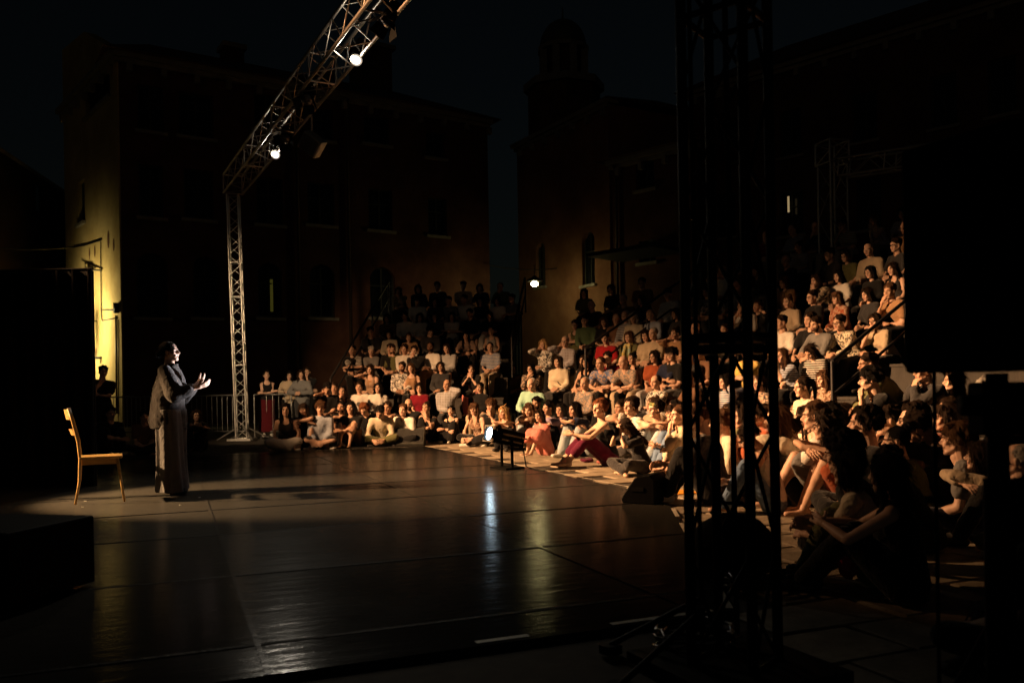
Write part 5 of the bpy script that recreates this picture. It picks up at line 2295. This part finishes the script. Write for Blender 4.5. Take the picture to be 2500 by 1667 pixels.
PEOPLE = '''
S21 651 908 f tank:black longskirt:wine bun:dark 0 standfold
S21.5 705 895 f shirt:beige trousers:black long:black 0 standlook
S22 751 887 m tee:black trousers:black short:dark 1 standchin
S20.4 738 926 f jacket:grey trousers:charcoal long:dark 1 standlook low
F1.8 802 925 m tee:black trousers:black short:black 1 face up45 down
F2.1 838 925 f tank:black trousers:black bun:black 1 both up45
F2.6 818 903 m tee:black trousers:black short:dark 1 lap up45
F0.45 700 992 f tank:black wide:white long:black 0 cross
F0.55 745 1003 f tee:black shorts:black fringe:dark 0 hugrest
F0.45 782 997 m shirt:pale_blue shorts:charcoal mop:brown 0 cross
F1.1 836 981 m tee:black shorts:charcoal short:black 2 hugrest beard
F0.6 857 994 f tee:black shorts:brown bob:black 1 hug
F0.9 893 990 f tee:black trousers:black curly:auburn 0 crosslean down
F0.40 930 1003 m shirt:cream trousers:olive short:black 1 crosslean down
F0.40 983 1003 m tee:white trousers:black sweep:brown 0 crosslean
F1.2 949 978 m tee:brown trousers:black short:dark 2 hugrest
F1.3 1000 976 m tee:black trousers:black bald:dark 1 hug beard
F1.0 1043 980 f tank:black trousers:black bun:dark 1 kneechin
L 880 924 m tee:white trousers:black short:dark 1 lap print
L 922 924 f shirt:white trousers:black long:black 0 lap
L 982 914 m shirt:white:floral trousers:charcoal short:dark 2 lap beard
L 1025 925 f tee:dark_red trousers:black long:dark 0 lap
L 1156 922 f tee:black trousers:pink pony:dark 0 both
L 865 876 m tee:charcoal:stripe trousers:black short:dark 1 folded
L 908 880 f tank:tan:floral trousers:black long:dark 0 face
L 963 873 m tee:olive trousers:black short:dark 1 lap beard
L 1006 879 f cami:tan trousers:black longfront:brown 0 lap
L 1055 865 m shirt:white trousers:tan crop:black 4 legx beard
L 863 844 m tee:black trousers:black bald:grey 1 lap
L 909 846 f tee:grey trousers:black short:grey 0 folded
L 956 842 m tee:black trousers:black short:dark 1 lap
L 992 844 m shirt:white trousers:black short:dark 1 face
L 1020 841 m jacket:black trousers:black short:dark 0 chin
L 1096 831 f jacket:pale_grey shorts:black longfront:dark 0 legout sneaker
L 954 809 f shirt:cream trousers:black bob:dark 0 lap
L 1007 809 f tee:tan trousers:black bun:brown 0 fwd
L 909 812 m tee:charcoal trousers:black short:dark 1 lap
L 1150 783 m tee:black shorts:black short:black 1 lap
L 948 787 f tee:brown trousers:black long:dark 1 lap
L 1027 764 f tee:white trousers:black long:black 0 lap
L 992 760 m shirt:white trousers:black short:dark 1 lap
L 1105 758 f tee:white trousers:black long:black 0 folded
L 1137 750 m tee:white trousers:charcoal short:dark 1 lap
L 1198 768 f tee:black trousers:white long:dark 0 legx
L 1064 755 f tee:charcoal trousers:black bob:dark 0 lap
L 1021 722 m tee:white trousers:black mop:dark 1 lap
L 1064 726 f tee:charcoal trousers:black long:black 1 lap
L 1099 723 m tee:grey trousers:black short:black 1 lap
L 1132 714 m tee:beige trousers:black short:black 1 lap
L 1175 718 f tee:black trousers:black bob:black 1 lap
L 1217 723 f tee:white trousers:black long:dark 1 lap
L 1252 729 m tee:grey trousers:black short:dark 1 folded
F0.35 1102 1003 f tank:black wide:black lowbun:black 0 hug
F0.40 1158 1000 f cami:brown:floral trousers:black fringe:brown 0 crosslean
F1.0 1203 983 m tee:black trousers:black mop:brown 1 kneechin
F0.45 1231 1007 f cami:white trousers:black long:blonde 0 hugrest
F1.5 1312 978 m tee:navy trousers:black short:black 2 hug beard
F1.0 1297 1000 f tee:brown trousers:pale_denim wavy:brown 0 hugrest
F0.55 1318 1016 f long:pink skirt:pink bob:dark 0 hug
F1.3 1341 996 m tee:black trousers:black short:black 1 hug
F1.0 1371 1003 f shirt:lilac trousers:black bob:black 1 hugrest
F0.9 1405 1000 f tee:navy trousers:pale_denim long:black 1 hugrest
F0.55 1470 997 f bandeau:black cropped:magenta curly:auburn 0 armsout
F1.9 1472 962 f tee:black trousers:black long:black 0 cross
F1.9 1517 978 m tee:white trousers:black short:dark 1 hugrest
F1.35 1540 990 m tee:white trousers:charcoal curly:dark 0 cross
F2.1 1587 967 f tee:beige trousers:black bun:brown 0 hug
F1.15 1596 996 f cami:white trousers:pale_denim curly:dark 0 hugrest glasses bandana
F0.9 1660 1013 m shirt:beige cropped:cream short:brown 0 kneechin
F2.3 1549 964 m tee:black trousers:black short:black 1 hug
F0.25 1540 1056 f tee:black trousers:charcoal verylong:dark 0 camera camera down
F2.6 1640 975 f tee:white trousers:black long:brown 0 hug
F3.0 1254 900 m shirt:brown trousers:charcoal receding:brown 1 lap bench
R 1309 937 m shirt:mint trousers:grey receding:white 0 knees front belly
R 1314 908 f shirt:charcoal:floral trousers:black long:black 0 chin glasses
R 1371 905 f shirt:cream skirt:charcoal bob:dark 0 lap bag
R 1442 898 f cami:black trousers:black wavy:dark 1 knees
R 1494 901 m tee:dark_red trousers:black short:dark 0 lap
R 1552 895 f tank:black trousers:black bun:black 1 lap
R 1603 898 f tee:rust trousers:pale_grey long:dark 1 lap glasses
R 1651 892 m tee:black trousers:grey mop:black 0 lap glasses
R 1708 900 m tee:charcoal trousers:black short:brown 0 chin
R 1335 860 f shirt:white:floral trousers:black bob:blonde 0 face
R 1387 847 m shirt:brown:check trousers:black receding:grey 0 face glasses
R 1429 860 f tee:black trousers:black longfront:dark 0 lap
R 1486 844 m tee:red trousers:black short:dark 0 lap
R 1542 838 f jacket:olive trousers:black bob:brown 0 lap scarf
R 1585 834 f jacket:beige trousers:black bob:dark 0 lap
R 1640 842 f tee:navy trousers:black bun:brown 1 folded
R 1722 836 m polo:brown trousers:black short:dark 1 lap
R 1832 838 m tee:yellow trousers:navy short:dark 1 folded
R 1937 842 f tee:pale_blue:stripe trousers:black long:brown 0 chin
R 1998 850 f tee:black:stripe trousers:black longfront:dark 1 lap down
R 1410 809 f tank:olive trousers:black short:dark 0 folded glasses
R 1437 799 m shirt:green trousers:black short:dark 0 lap
R 1483 803 f tee:black trousers:black bob:brown 0 lap
R 1536 787 m shirt:pale_grey:stripe trousers:grey receding:white 0 lap
R 1604 799 m shirt:beige trousers:charcoal crop:grey 0 lap
R 1657 796 f tee:tan trousers:black bun:dark 1 face
R 1780 800 f tee:black trousers:black pony:dark 1 lap
R 1912 785 m tee:white trousers:black short:dark 1 lap
R 1989 772 m tee:black trousers:black short:dark 1 knees
R 2021 779 m shirt:grey trousers:black short:dark 1 fwd beard
R 2077 777 m shirt:cream:floral trousers:charcoal short:dark 1 fwd glasses
R 2159 781 f tee:beige trousers:black bob:dark 1 chin
R 1453 763 m tee:charcoal trousers:black bald:grey 0 lap
R 1512 771 m tee:brown trousers:black receding:brown 0 lap
R 1555 764 f shirt:cream trousers:black bob:grey 0 lap
R 1600 752 m shirt:pale_blue trousers:grey bald:grey 0 lap belly
R 1660 752 f tee:charcoal trousers:black long:dark 1 lap
R 1861 724 f tee:black trousers:black bun:dark 1 face
R 1935 720 f jacket:beige trousers:black bun:brown 0 lap
R 1993 718 m shirt:black trousers:black short:dark 0 lap glasses
R 2056 722 f shirt:rust:floral trousers:black fringe:brown 0 lap
R 2132 714 f tee:charcoal trousers:black long:dark 0 lap
R 2198 714 m tee:tan trousers:black short:brown 1 chin
R 1530 736 m tee:brown trousers:black receding:grey 0 lap
R 1573 739 f tee:navy trousers:black long:brown 0 lap
R 1641 712 m jacket:white trousers:black short:dark 1 lap
R 1734 700 f tee:grey trousers:black long:dark 1 lap
R 1501 718 f tee:black trousers:black bob:brown 1 lap
R 1926 700 f tee:tan trousers:black bob:brown 0 lap
R 2020 700 f shirt:beige:floral trousers:black bob:dark 0 chin
R 2058 683 f tee:white trousers:black long:black 0 lap
R 2138 650 f long:black trousers:black verylong:black 0 lap
R 2194 655 f tank:charcoal trousers:black long:dark 0 lap
R 2035 630 m tee:charcoal trousers:black short:dark 0 lap
R 2077 630 f tee:olive trousers:black bob:dark 0 lap glasses
R 2134 607 m shirt:beige trousers:grey bald:grey 0 lap belly
R 2198 607 m tee:charcoal trousers:black short:dark 0 lap glasses
R 2014 900 f shirt:brown:floral trousers:black wavy:brown 0 lap
R 1431 707 f tee:olive trousers:black long:dark 1 lap
R 1574 693 m tee:brown trousers:black short:dark 1 lap
Y8.6 1758 1036 m shirt:cream trousers:black mop:brown 0 crosslean
Y8.0 1700 1010 m tee:charcoal trousers:black short:brown 1 hug
Y7.3 1846 1062 f cami:white trousers:denim lowbun:dark 1 hug down
Y8.4 1815 1020 f tee:rust trousers:black long:dark 1 cross
Y7.9 1922 1052 f tank:black trousers:black bun:dark 1 hug
Y9.6 1962 944 f tee:cream trousers:black pony:dark 0 lap bench
Y7.5 1975 1012 m tee:white shorts:grey sweep:brown 0 hug
Y7.0 2012 1044 f cami:rust:floral shorts:rust wavy:dark 1 hugrest glasses
Y8.3 2028 992 f tee:black trousers:black long:black 0 hug
Y6.4 2098 1040 m tee:black trousers:black curly:dark 0 cross
Y8.6 2120 990 m tee:black trousers:brown short:black 1 hug glasses
Y8.3 2134 925 m tee:black trousers:charcoal mop:black 0 chin bench
Y9.3 2124 890 m shirt:olive trousers:black short:dark 3 fwd bench
Y8.9 2262 906 m sweater:charcoal trousers:black short:dark 1 both bench glasses
Y6.9 2232 1026 m polo:green trousers:pale_grey curly:dark 0 kneeup glasses beard
Y6.4 2276 1016 m polo:charcoal shorts:charcoal short:dark 2 hugrest beard down
Y9.0 2330 930 f tee:cream trousers:beige long:dark 0 lap bench
Y7.4 2440 950 f shirt:pale_blue trousers:cream wavy:grey 0 lap bench down
Y6.3 2470 1085 m tee:charcoal trousers:beige short:black 2 hug
Y5.2 2462 1160 m shirt:navy:check trousers:olive receding:grey 0 crosslean
Y5.6 2172 1125 m tee:black trousers:black short:black 1 crosslean
Y5.2 2070 1105 m tee:black trousers:black afro:black 1 cross
Y4.7 2078 1190 f tee:cream trousers:olive bob:black 1 hug
Y4.3 2168 1215 f tank:black trousers:black longfront:black 0 armsout tattoo redcloth
Y3.2 2500 1420 f tee:black trousers:black long:black 0 cross
Y9.4 2060 962 f tee:white trousers:black bob:dark 0 hugrest
Y9.0 2180 965 m tee:navy trousers:black crop:dark 1 hug
Y8.4 2215 985 f cami:black trousers:denim wavy:dark 0 hugrest
Y8.6 2310 972 m shirt:pale_blue:check trousers:charcoal sweep:dark 0 hug glasses
Y7.6 2300 1000 f tee:rust trousers:black fringe:dark 1 hugrest
Y7.2 2170 1020 m tee:white:stripe shorts:charcoal short:dark 1 kneechin
Y6.2 2195 1075 f tee:olive trousers:black bun:black 0 hug
Y6.0 2330 1080 m tee:grey trousers:navy mop:brown 0 crosslean
Y5.7 2395 1110 f shirt:beige trousers:black long:dark 0 hugrest
Y7.8 1890 1015 f tee:cream trousers:black long:brown 0 hugrest
S16.2 247 880 m tee:black trousers:black short:black 1 standchin
F1.2 270 1010 m tee:black trousers:black short:black 1 hug
F1.4 425 1010 f tee:black trousers:black long:black 1 hug
F0.9 352 1020 m tee:brown trousers:black short:dark 1 cross
F1.3 480 1015 f tee:charcoal trousers:black bob:dark 1 hugrest
'''
ORD = lambda n: '%d%s' % (n, 'th' if 10 <= n % 100 <= 20 else {1: 'st', 2: 'nd', 3: 'rd'}.get(n % 10, 'th'))
HNAME = dict(short='short', crop='cropped', sweep='swept', receding='thinning', bald='balding', curly='curly', afro='bushy', mop='tousled', long='long', longfront='long', verylong='very long', wavy='wavy', bob='bobbed', fringe='fringed', bun='tied', lowbun='tied', pony='ponytailed')
TNAME = dict(tee='t-shirt', polo='polo shirt', shirt='shirt', long='long sleeved top', jacket='jacket', sweater='sweater', tank='tank top', cami='strappy top', bandeau='strapless top')
RECS, TAKEN = [], []
LOOK_AT = PERF + V((.1, 0, 1.45))


def headz(pose, fem):
    key = (pose, fem)
    if key not in EDGE:
        s_ = skeleton(POSES[pose], 0, fem)
        EDGE[key] = (s_.head.z + .115, s_.head.y)
    return EDGE[key]


def seat_in(S, u, v, pose, fem):
    best = None
    for k_ in range(S.n):
        p, t = S.seat(u, k_)
        hz = p.z + headz(pose, fem)[0] * .98
        pv = None
        # photo row of that head
        x, sl_ = p.x / p.y, (hz - HCAM) / p.y
        b_ = sl_ * F + HOR
        a_ = x * F
        vv = 833.5 - (a_ * SR_ + b_ * CR)
        if best is None or abs(vv - v) < best[0]:
            best = (abs(vv - v), k_, p, t, vv)
    return best


def add_person(zone, u, v, sex, topn, botn, hairn, sk, pose, flags):
    fem = sex == 'f'
    tp, *tc = topn.split(':')
    bp, bc = botn.split(':')
    hp, hc = hairn.split(':')
    seed = int(u) * 7 + int(v)
    rnd = random.Random(seed)
    row = None
    scale = rnd.uniform(.97, 1.03) * (.955 if fem else 1.0)
    if zone in 'LR':
        S = SL if zone == 'L' else SRt
        err, row, p, t, vv = seat_in(S, u, v, pose, fem)
        if 'front' in flags:
            row = 0
            p, t = S.seat(u, 0)
        zn = ('left stand' if zone == 'L' else 'right stand') + ', row %d' % (row + 1)
        if row >= 2:
            TAKEN.append((zone, row, t))
        else:
            TAKEN.append((zone, row, t))
    elif zone[0] == 'F':
        p = edge_pos(u, float(zone[1:]) + (.42 if u > 1045 else .10))
        if u > 1045:
            zn = 'stage front floor crowd'
        elif u < 560:
            zn = 'dim crowd behind performer'
        else:
            zn = 'far edge floor crowd'
    else:
        Yd = float(zone[1:])
        x, sl_ = ray(u, v)
        p = V((x * Yd, Yd, 0))
        zn = 'near right floor crowd' if zone[0] == 'Y' else 'standing at back left'
    if zone[0] in 'YF':
        # fit the height of the head to the photograph within natural limits
        want = HCAM + ray(u, v)[1] * p.y
        nat = headz(pose, fem)[0]
        if 'bench' in flags:
            p.z = max(.25, want - nat * scale)
        elif 'up45' in flags:
            p.z = .45
        else:
            scale = min(1.06, max(.84, want / nat))
    to = LOOK_AT - p
    face = math.degrees(math.atan2(to.y, to.x)) - 90
    body = face + rnd.uniform(-16, 16)
    if zone[0] == 'S':
        body = face + rnd.uniform(-25, 25)
    yaw = face - body + rnd.uniform(-10, 10)
    # put the head, not the seat, at the photographed column: people lean forward
    fd_ = V((-math.sin(R(body)), math.cos(R(body)), 0)) * headz(pose, fem)[1] * scale
    if zone[0] in 'LR':
        p = p - S.d * S.d.dot(fd_)
    elif zone[0] in 'YF':
        p = p - fd_
    pit = -rnd.uniform(-2, 9)
    if 'down' in flags:
        pit = -38
    if row is not None:
        pit -= 2 + row * 2.2
    Yd = p.y
    lod = 0 if Yd < 6.6 else (1 if Yd < 13.2 and (row is None or row < 3) else 2)
    share = None
    if row is not None and (row >= 3 or zone == 'L' and row >= 2):
        share = rnd.randrange(2)
        yaw = max(-25, min(25, yaw))
    tcol = PAL[tc[0]]
    pat = tc[1] if len(tc) > 1 else 'plain'
    c2 = {'floral': (.03, .03, .03) if sum(tcol) > .9 else (.42, .30, .22), 'stripe': (.5, .48, .44) if sum(tcol) < .6 else (.10, .10, .13), 'check': (.42, .42, .46) if sum(tcol) < .5 else (.1, .1, .12)}.get(pat, (0, 0, 0))
    bare = bp in ('shorts', 'skirt', 'cropped') and rnd.random() < .5
    shoes = 'none' if (zone[0] in 'FY' and (bare or rnd.random() < .35)) else 'shoes'
    if lod == 2 and row is not None and row >= 1:
        shoes = 'none' if not 'sneaker' in flags else 'shoes'
    if 'tattoo' in flags:
        shoes = 'shoes'
    r_, s_ = person(p, R(body), pose, rnd.random() < .5 and 'tattoo' not in flags, tp, cloth(tcol, pat, c2), bp, cloth(PAL[bc]), hp, hc, sk, fem,
                    (yaw, pit, rnd.uniform(-6, 6)), scale, lod, seed, .9, 'glasses' in flags, 'beard' in flags, shoes, rnd.choice((.3, .4, .5)), share,
                    belly=.05 if 'belly' in flags else 0.0, shoem=mat('shoe_white', (.6, .58, .54), .6) if ('sneaker' in flags or rnd.random() < .3) else None)
    RECS.append(dict(root=r_, zone=zone[0] if zone[0] in 'LR' else zn, row=row, u=u, v=v, zn=zn, p=p,
                     look='%s %s hair' % (HNAME[hp], 'brown' if hc in ('auburn',) else {'dark': 'dark', 'light': 'brown'}.get(hc, hc)),
                     cloth='%s %s%s' % (tc[0].replace('_', ' '), {'plain': '', 'floral': 'patterned ', 'stripe': 'striped ', 'check': 'checked '}[pat], TNAME[tp]), S=s_, flags=flags))
    return r_, s_


for line in PEOPLE.strip().splitlines():
    w = line.split()
    add_person(w[0], float(w[1]), float(w[2]), w[3], w[4], w[5], w[6], int(w[7]), w[8], w[9:])

# further people who fill the dark upper rows of both stands
frnd = random.Random(11)
for zone, S, rows in (('L', SL, range(0, 7)), ('R', SRt, range(0, 8))):
    for k_ in rows:
        t = .45 + frnd.uniform(0, .3)
        while t < S.L - .35:
            o_ = S.A + S.b * (k_ * DEPTH + .42) + S.d * t
            near = min([abs(t - q[2]) for q in TAKEN if q[0] == zone and q[1] == k_] or [9])
            u_ = 1250 + o_.x / o_.y * F
            vis = u_ < 2235 and not (zone == 'L' and u_ > 1215 and k_ < 5) and not (zone == 'R' and 1870 < u_ and k_ < 2 and u_ > 2060)
            if near > (.46 if k_ > 1 else .64) and frnd.random() < (.95 if k_ < S.n - 1 else .7) and vis:
                used = {(q['cloth'], q['look']) for q in RECS if q['row'] == k_ and q['zone'] == zone}
                fem = frnd.random() < .5
                hz = o_.z + .44 + k_ * RISE + .85
                v_ = 833.5 - ((hz - HCAM) / o_.y * F + HOR) - (u_ - 1250) * SR_
                for _try in range(20):
                    tp_ = frnd.choice(['tee', 'tee', 'shirt', 'jacket', 'long'] + (['tank', 'cami'] if fem else []))
                    tc_2 = frnd.choice(['black', 'charcoal', 'black', 'grey', 'white', 'brown', 'navy', 'olive', 'dark_red', 'green', 'tan', 'blue', 'pale_grey'])
                    pt_ = frnd.choice(['', '', ':stripe', ':floral', ':check'])
                    hp_ = frnd.choice(['long', 'bob', 'bun', 'longfront', 'pony']) if fem else frnd.choice(['short', 'short', 'crop', 'receding', 'bald', 'mop'])
                    hc_ = frnd.choice(['black', 'dark', 'dark', 'brown', 'grey' if not fem else 'brown'])
                    if ('%s %s%s' % (tc_2.replace('_', ' '), {'': '', ':floral': 'patterned ', ':stripe': 'striped ', ':check': 'checked '}[pt_], TNAME[tp_]), '%s %s hair' % (HNAME[hp_], hc_)) not in used:
                        break
                add_person(zone, u_, v_, 'f' if fem else 'm', tp_ + ':' + tc_2 + pt_, 'trousers:' + frnd.choice(['black', 'charcoal', 'navy', 'grey', 'beige']), hp_ + ':' + hc_,
                           frnd.choice([0, 0, 1, 1, 2]), frnd.choice(['lap', 'lap', 'folded', 'chin', 'fwd', 'knees', 'legx', 'face']), [])
                t += frnd.uniform(.52, .64)
            else:
                t += .12

# further people packed on the ground between the stage front and the right stand
for d_, a0, a1 in ((1.75, 3.0, 9.6), (2.35, 4.6, 11.6), (2.95, 7.0, 12.2), (3.5, 9.5, 12.6)):
    a_ = a0 + frnd.uniform(0, .3)
    while a_ < a1:
        g_ = st(a_, d_ + frnd.uniform(-.12, .12))
        if min((V((q['p'].x, q['p'].y, 0)) - g_).length for q in RECS) > .50 and g_.y > 8.0:
            fem = frnd.random() < .5
            used = {(q['cloth'], q['look']) for q in RECS if q['row'] is None}
            for _try in range(30):
                tp_ = frnd.choice(['tee', 'tee', 'shirt', 'polo' if not fem else 'cami', 'tank' if fem else 'tee'])
                tc_2 = frnd.choice(['black', 'charcoal', 'white', 'olive', 'navy', 'black', 'black', 'rust', 'grey', 'blue', 'brown', 'dark_red'])
                hp_ = frnd.choice(['long', 'bob', 'bun', 'wavy', 'fringe', 'lowbun']) if fem else frnd.choice(['short', 'short', 'crop', 'curly', 'mop'])
                hc_ = frnd.choice(['black', 'dark', 'dark', 'brown'])
                if ('%s %s' % (tc_2.replace('_', ' '), TNAME[tp_]), '%s %s hair' % (HNAME[hp_], hc_)) not in used:
                    break
            po_ = frnd.choice(['hug', 'hugrest', 'cross', 'crosslean', 'kneeup', 'kneechin'])
            u_ = 1250 + g_.x / g_.y * F
            v_ = 833.5 - ((headz(po_, fem)[0] - HCAM) / g_.y * F + HOR) - (u_ - 1250) * SR_
            add_person('Y%.3f' % g_.y, u_, v_, 'f' if fem else 'm', tp_ + ':' + tc_2, frnd.choice(['trousers', 'trousers', 'shorts', 'cropped']) + ':' + frnd.choice(['black', 'charcoal', 'navy', 'denim', 'beige', 'pale_denim']), hp_ + ':' + hc_, frnd.choice([0, 0, 1, 1, 2]), po_, [])
            a_ += .45
        else:
            a_ += .16

# labels: what sets each one apart is the clothing plus the place in the row
from collections import defaultdict
byz = defaultdict(list)
for r_ in RECS:
    byz[r_['zn']].append(r_)
GRP = {'left': 'people in the left stand', 'right': 'people in the right stand', 'stage': 'people sitting on the ground', 'far': 'people sitting on the ground', 'near': 'people sitting on the ground', 'dim': 'people sitting on the ground', 'standing': 'people standing at the back left'}
for zn, rs in byz.items():
    rs.sort(key=lambda q: q['p'].x / q['p'].y)
    for i, r_ in enumerate(rs):
        lb_ = 'person in %s, %s, %s, %s from left' % (r_['cloth'].replace('long sleeved top', 'jumper'), r_['look'].replace('very ', ''), zn.replace(',', ''), ORD(i + 1))
        if len(lb_.split()) > 16:
            lb_ = lb_.replace('person in ', '').replace(' hair,', '-haired person,')
        tag(r_['root'], lb_, 'person', GRP[zn.split()[0]])

# ------------------------------------------------------------------ things people hold, wear or sit on
for r_ in RECS:
    fl_, p, s_, rt = r_['flags'], r_['p'], r_['S'], r_['root']
    if 'bench' in fl_:
        b = empty('low_bench', (p.x, p.y, 0), rt.rotation_euler.z)
        tag(b, 'low black bench under person in %s, %s, %s' % (r_['cloth'], r_['look'], r_['zn']), 'bench', 'low benches in front of the right stand')
        MB().box((0, .10, p.z - .022), (.58, .40, .04)).build('seat_board', m_step, b)
        for sx in (-1, 1):
            MB().box((sx * .24, .10, (p.z - .045) / 2), (.04, .36, p.z - .045)).build('leg', m_frame, b)
    if 'up45' in fl_:
        b = empty('low_bench', (p.x, p.y, 0), rt.rotation_euler.z)
        tag(b, 'low black bench under the person in %s beside the left stand, %s' % (r_['cloth'], {802: 'leftmost', 818: 'rear', 838: 'right'}.get(int(r_['u']), 'middle')), 'bench', 'low benches beside the left stand')
        MB().box((0, .10, .428), (.50, .40, .04)).build('seat_board', m_step, b)
        for sx in (-1, 1):
            MB().box((sx * .2, .10, .203), (.04, .36, .405)).build('leg', m_frame, b)
    if 'camera' in fl_:
        c = s_.wr['l'].lerp(s_.wr['r'], .5) + V((0, .06, 0))
        M = Matrix.Rotation(rt.rotation_euler.z, 4, 'Z')
        w = p + (M @ (c * rt.scale.x))
        cm = empty('photo_camera', w, rt.rotation_euler.z)
        tag(cm, 'black photo camera held up by the long haired person on the paving', 'camera')
        MB().box((0, 0, 0), (.13, .06, .09)).build('camera_body', m_black, cm, bevel=.01)
        MB().tube([(0, .03, -.005), (0, .13, -.005)], [.036, .040], 14).build('lens', m_black, cm, True)
        MB().box((0, 0, .055), (.05, .05, .03)).build('viewfinder', m_black, cm, bevel=.008)
    if 'scarf' in fl_:
        c, xa, ya, d = s_.frame(1.0)
        mb = MB()
        pts = [c + xa * (.085 * math.cos(a)) + ya * (.08 * math.sin(a)) + d * .01 for a in [i * .5236 for i in range(13)]]
        mb.chain(pts, [.030] * 13, 8)
        for sx in (-1, 1):
            e0 = c + ya * .09 + xa * (.05 * sx)
            mb.chain([e0, s_.frame(.66)[0] + s_.frame(.66)[2] * .15 + xa * .07 * sx, s_.frame(.35)[0] + s_.frame(.35)[2] * .14 + xa * .08 * sx], [.034, .040, .034], 8)
        obj('scarf', to_mesh('scarf', folds(union(mb, .014, 2), .006, 3, .06), 1), cloth(PAL['yellow'], 'floral', (.3, .45, .38)), rt)
    if 'bandana' in fl_:
        mb = MB()
        mb.ell((0, -.012, .185), (.088, .098, .055))
        o = obj('bandana', to_mesh('bandana', folds(union(mb, .009, 1), .003, 3, .03), 1), cloth((.10, .14, .05), 'floral', (.3, .28, .1)), rt)
        o.matrix_basis = s_.HM
    if 'bag' in fl_:
        c, xa, ya, d = s_.frame(.5)
        mb = MB().tube([s_.frame(.98)[0] + xa * .09 + ya * .02, c + ya * .125, s_.frame(.12)[0] - xa * .17 + ya * .06], .010, 6)
        obj('bag_strap', to_mesh('bag_strap', arr(mb), 1), m_black, rt)
    if 'redcloth' in fl_:
        mb = MB()
        mb.ell((-.12, .20, .10), (.14, .05, .09), Matrix.Rotation(R(30), 3, 'Y'))
        mb.ell((-.02, .18, .06), (.10, .06, .05))
        o = obj('cloth_bundle', to_mesh('cloth_bundle', folds(union(mb, .012, 2), .008, 5, .07), 1), cloth((.42, .008, .03)))
        M = Matrix.Rotation(rt.rotation_euler.z, 4, 'Z')
        o.matrix_basis = Matrix.Translation(p + M @ V((.26, .12, .05))) @ M
        tag(o, 'crumpled bright red cloth beside the tank top person in the right foreground', 'cloth')
    if 'print' in fl_:
        c, xa, ya, d = s_.frame(.62)
        q = MB()
        q.add([c + ya * .142 + xa * (.055 * math.cos(a)) + d * (.055 * math.sin(a)) for a in [i * .4488 for i in range(14)]], [tuple(range(14))])
        obj('shirt_print', q.mesh('shirt_print'), mat('grey_print', (.12, .12, .11), .9, var=.8, scale=60), rt)

# sandals, jackets and sheets lying on the paving
p = edge_pos(1445, .55)
for i, (u, v, c, w, l, nm) in enumerate(((1432, 1128, 'magenta', .10, .07, 'small magenta cloth crumpled on the paving by the stage front'), (1480, 1132, 'pink', .14, .05, 'folded pink patterned cloth on the paving by the stage front'))):
    g = gnd(u, v)
    mb = MB()
    mb.ell((0, 0, .03), (w, l, .035))
    mb.ell((.05, .02, .03), (w * .6, l * .8, .03))
    o = obj('cloth_bundle', to_mesh('cloth_bundle', folds(union(mb, .01, 2), .010, 8 + i, .05), 1), cloth(PAL[c]))
    o.location = g
    tag(o, nm, 'cloth')
g = gnd(1650, 1203)
q = MB().box((0, 0, .004), (.42, .30, .004), Matrix.Rotation(R(20), 3, 'Z'))
o = q.build('paper_sheet', mat('orange_paper', (.75, .30, .015), .7, var=.05))
o.location = (g.x, g.y, .003)
tag(o, 'flat orange sheet lying on the paving behind the right wedge monitor', 'sheet')

# ------------------------------------------------------------------ link everything
for o in LATER.q:
    COL.objects.link(o)
